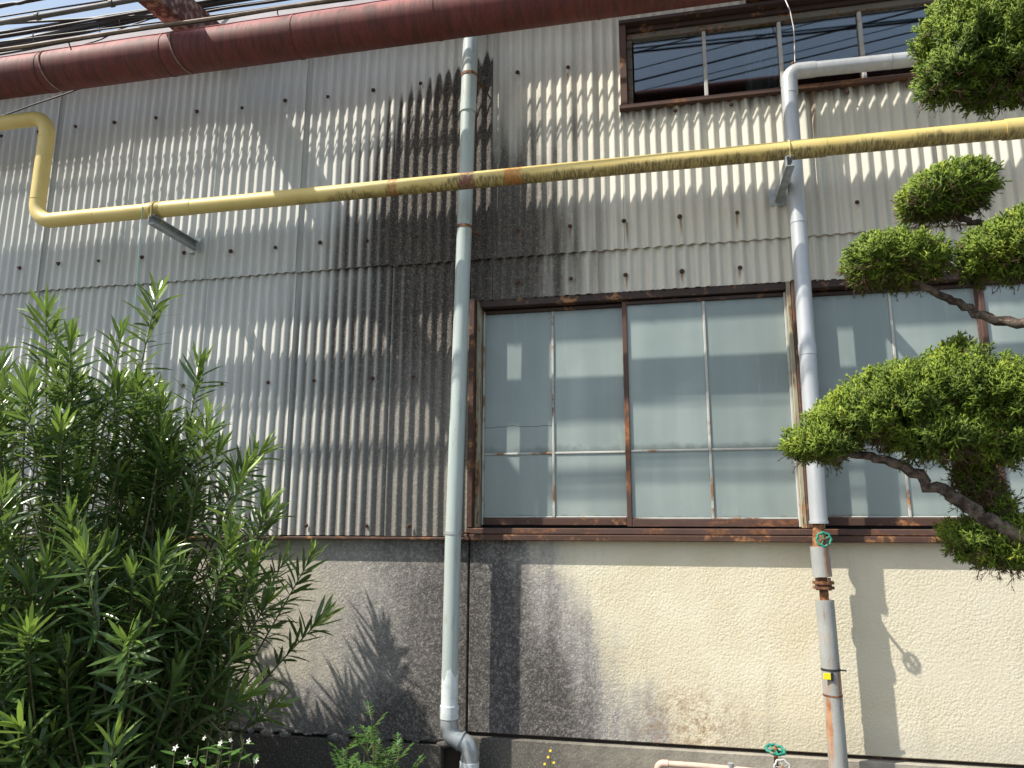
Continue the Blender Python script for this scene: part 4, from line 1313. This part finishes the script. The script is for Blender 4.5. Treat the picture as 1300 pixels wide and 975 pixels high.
tag(np_mesh('foliage', v_, f_, M['weed'], wd, np.repeat(np.clip(rng.normal(.22, .18, len(wl)) + (wp_[:, 2] - .6) * .8, 0, 1), len(WV)), True), kind='stuff')


def flower(parent, p, ax, R, n, mat, heart=None, name='flower'):
    ax = Vector(ax).normalized(); u = ax.orthogonal().normalized(); w = ax.cross(u); p = Vector(p)
    vs, fs = [], []
    for k in range(n):
        a = 2 * math.pi * k / n + random.uniform(-.15, .15)
        d = u * math.cos(a) + w * math.sin(a); sd = ax.cross(d)
        i = len(vs)
        vs += [p, p + d * R * .5 - sd * R * .22 + ax * R * .10, p + d * R + ax * R * .02, p + d * R * .5 + sd * R * .22 + ax * R * .10]
        fs.append((i, i + 1, i + 2, i + 3))
    return MB().add(vs, fs).build(name, M[mat], parent, 0)


yw = empty('yellow_flower_weed', (-.67, -.10, 0), 'tiny weed with yellow flower heads at the dark wall foot', 'weed')
for dx, z in ((0, .452), (-.012, .42), (.018, .395), (-.03, .385), (.03, .36)):
    MB().tube([(-.67, -.10, 0), (-.67 + dx * .5, -.10, z * .7), (-.67 + dx, -.11, z)], .0018, 5).build('stem', M['stem'], yw, 60)
    flower(yw, (-.67 + dx, -.112, z), (dx * 6, -.8, .6), .009, 7, 'yellowpetal')
lw_ = []
for k in range(26):
    a = k * 2.4; lw_.append((np.array([-.67 + .01 * math.cos(a), -.10, .1 + .011 * k]), np.array([math.cos(a), math.sin(a) * .7 - .3, .6]), .03))
v_, f_ = instance(WV, WF, np.array([q[0] for q in lw_]), frames(np.array([q[1] for q in lw_])), np.array([[.010, q[2], .02] for q in lw_]))
np_mesh('foliage', v_, f_, M['weed'], yw, np.full(len(v_), .4), True)

jw = empty('white_flower_plant', (-1.75, -1.95, 0), 'low plant with small white star flowers in front of the oleander foot', 'plant')
fl_px = [(240, 965, 2.40), (200, 970, 2.35), (283, 940, 2.35), (310, 938, 2.4), (265, 943, 2.4), (325, 962, 2.45), (222, 952, 2.35), (295, 944, 2.45), (120, 968, 2.3), (280, 936, 2.5), (252, 946, 2.35)]
lw_ = []
js = MB()
for i, (px, py, d) in enumerate(fl_px):
    p = at(px, py, d)
    b0 = Vector((p.x * .6 - .7, p.y + .05, 0))
    js.tube([b0, (b0 + p) * .5 + Vector((0, 0, .08)), p], [.004, .003, .0015], 5, False)
    for k in range(18):
        t = .40 + .034 * k
        q = b0.lerp(p, t) + Vector((0, 0, .08 * (1 - abs(2 * t - 1))))
        a = k * 2.4 + i
        lw_.append((np.array(q), np.array([math.cos(a), math.sin(a) * .8 - .2, .25]), rng.uniform(.035, .06)))
    if i < 8:
        n = random.randint(1, 2)
        for k in range(n):
            q = p + Vector((random.uniform(-.018, .018), random.uniform(-.02, .0), random.uniform(-.012, .015)))
            flower(jw, q, (random.uniform(-.5, .5), -1, random.uniform(.2, .9)), random.uniform(.008, .014), 5, 'petal')
js.build('stem', M['stem'], jw, 60)
v_, f_ = instance(WV, WF, np.array([q[0] for q in lw_]), frames(np.array([q[1] for q in lw_])), np.array([[q[2] * .4, q[2], q[2]] for q in lw_]))
tag(np_mesh('foliage', v_, f_, M['weed'], jw, np.clip(rng.normal(.3, .2, len(v_)), 0, 1), True), kind='stuff')
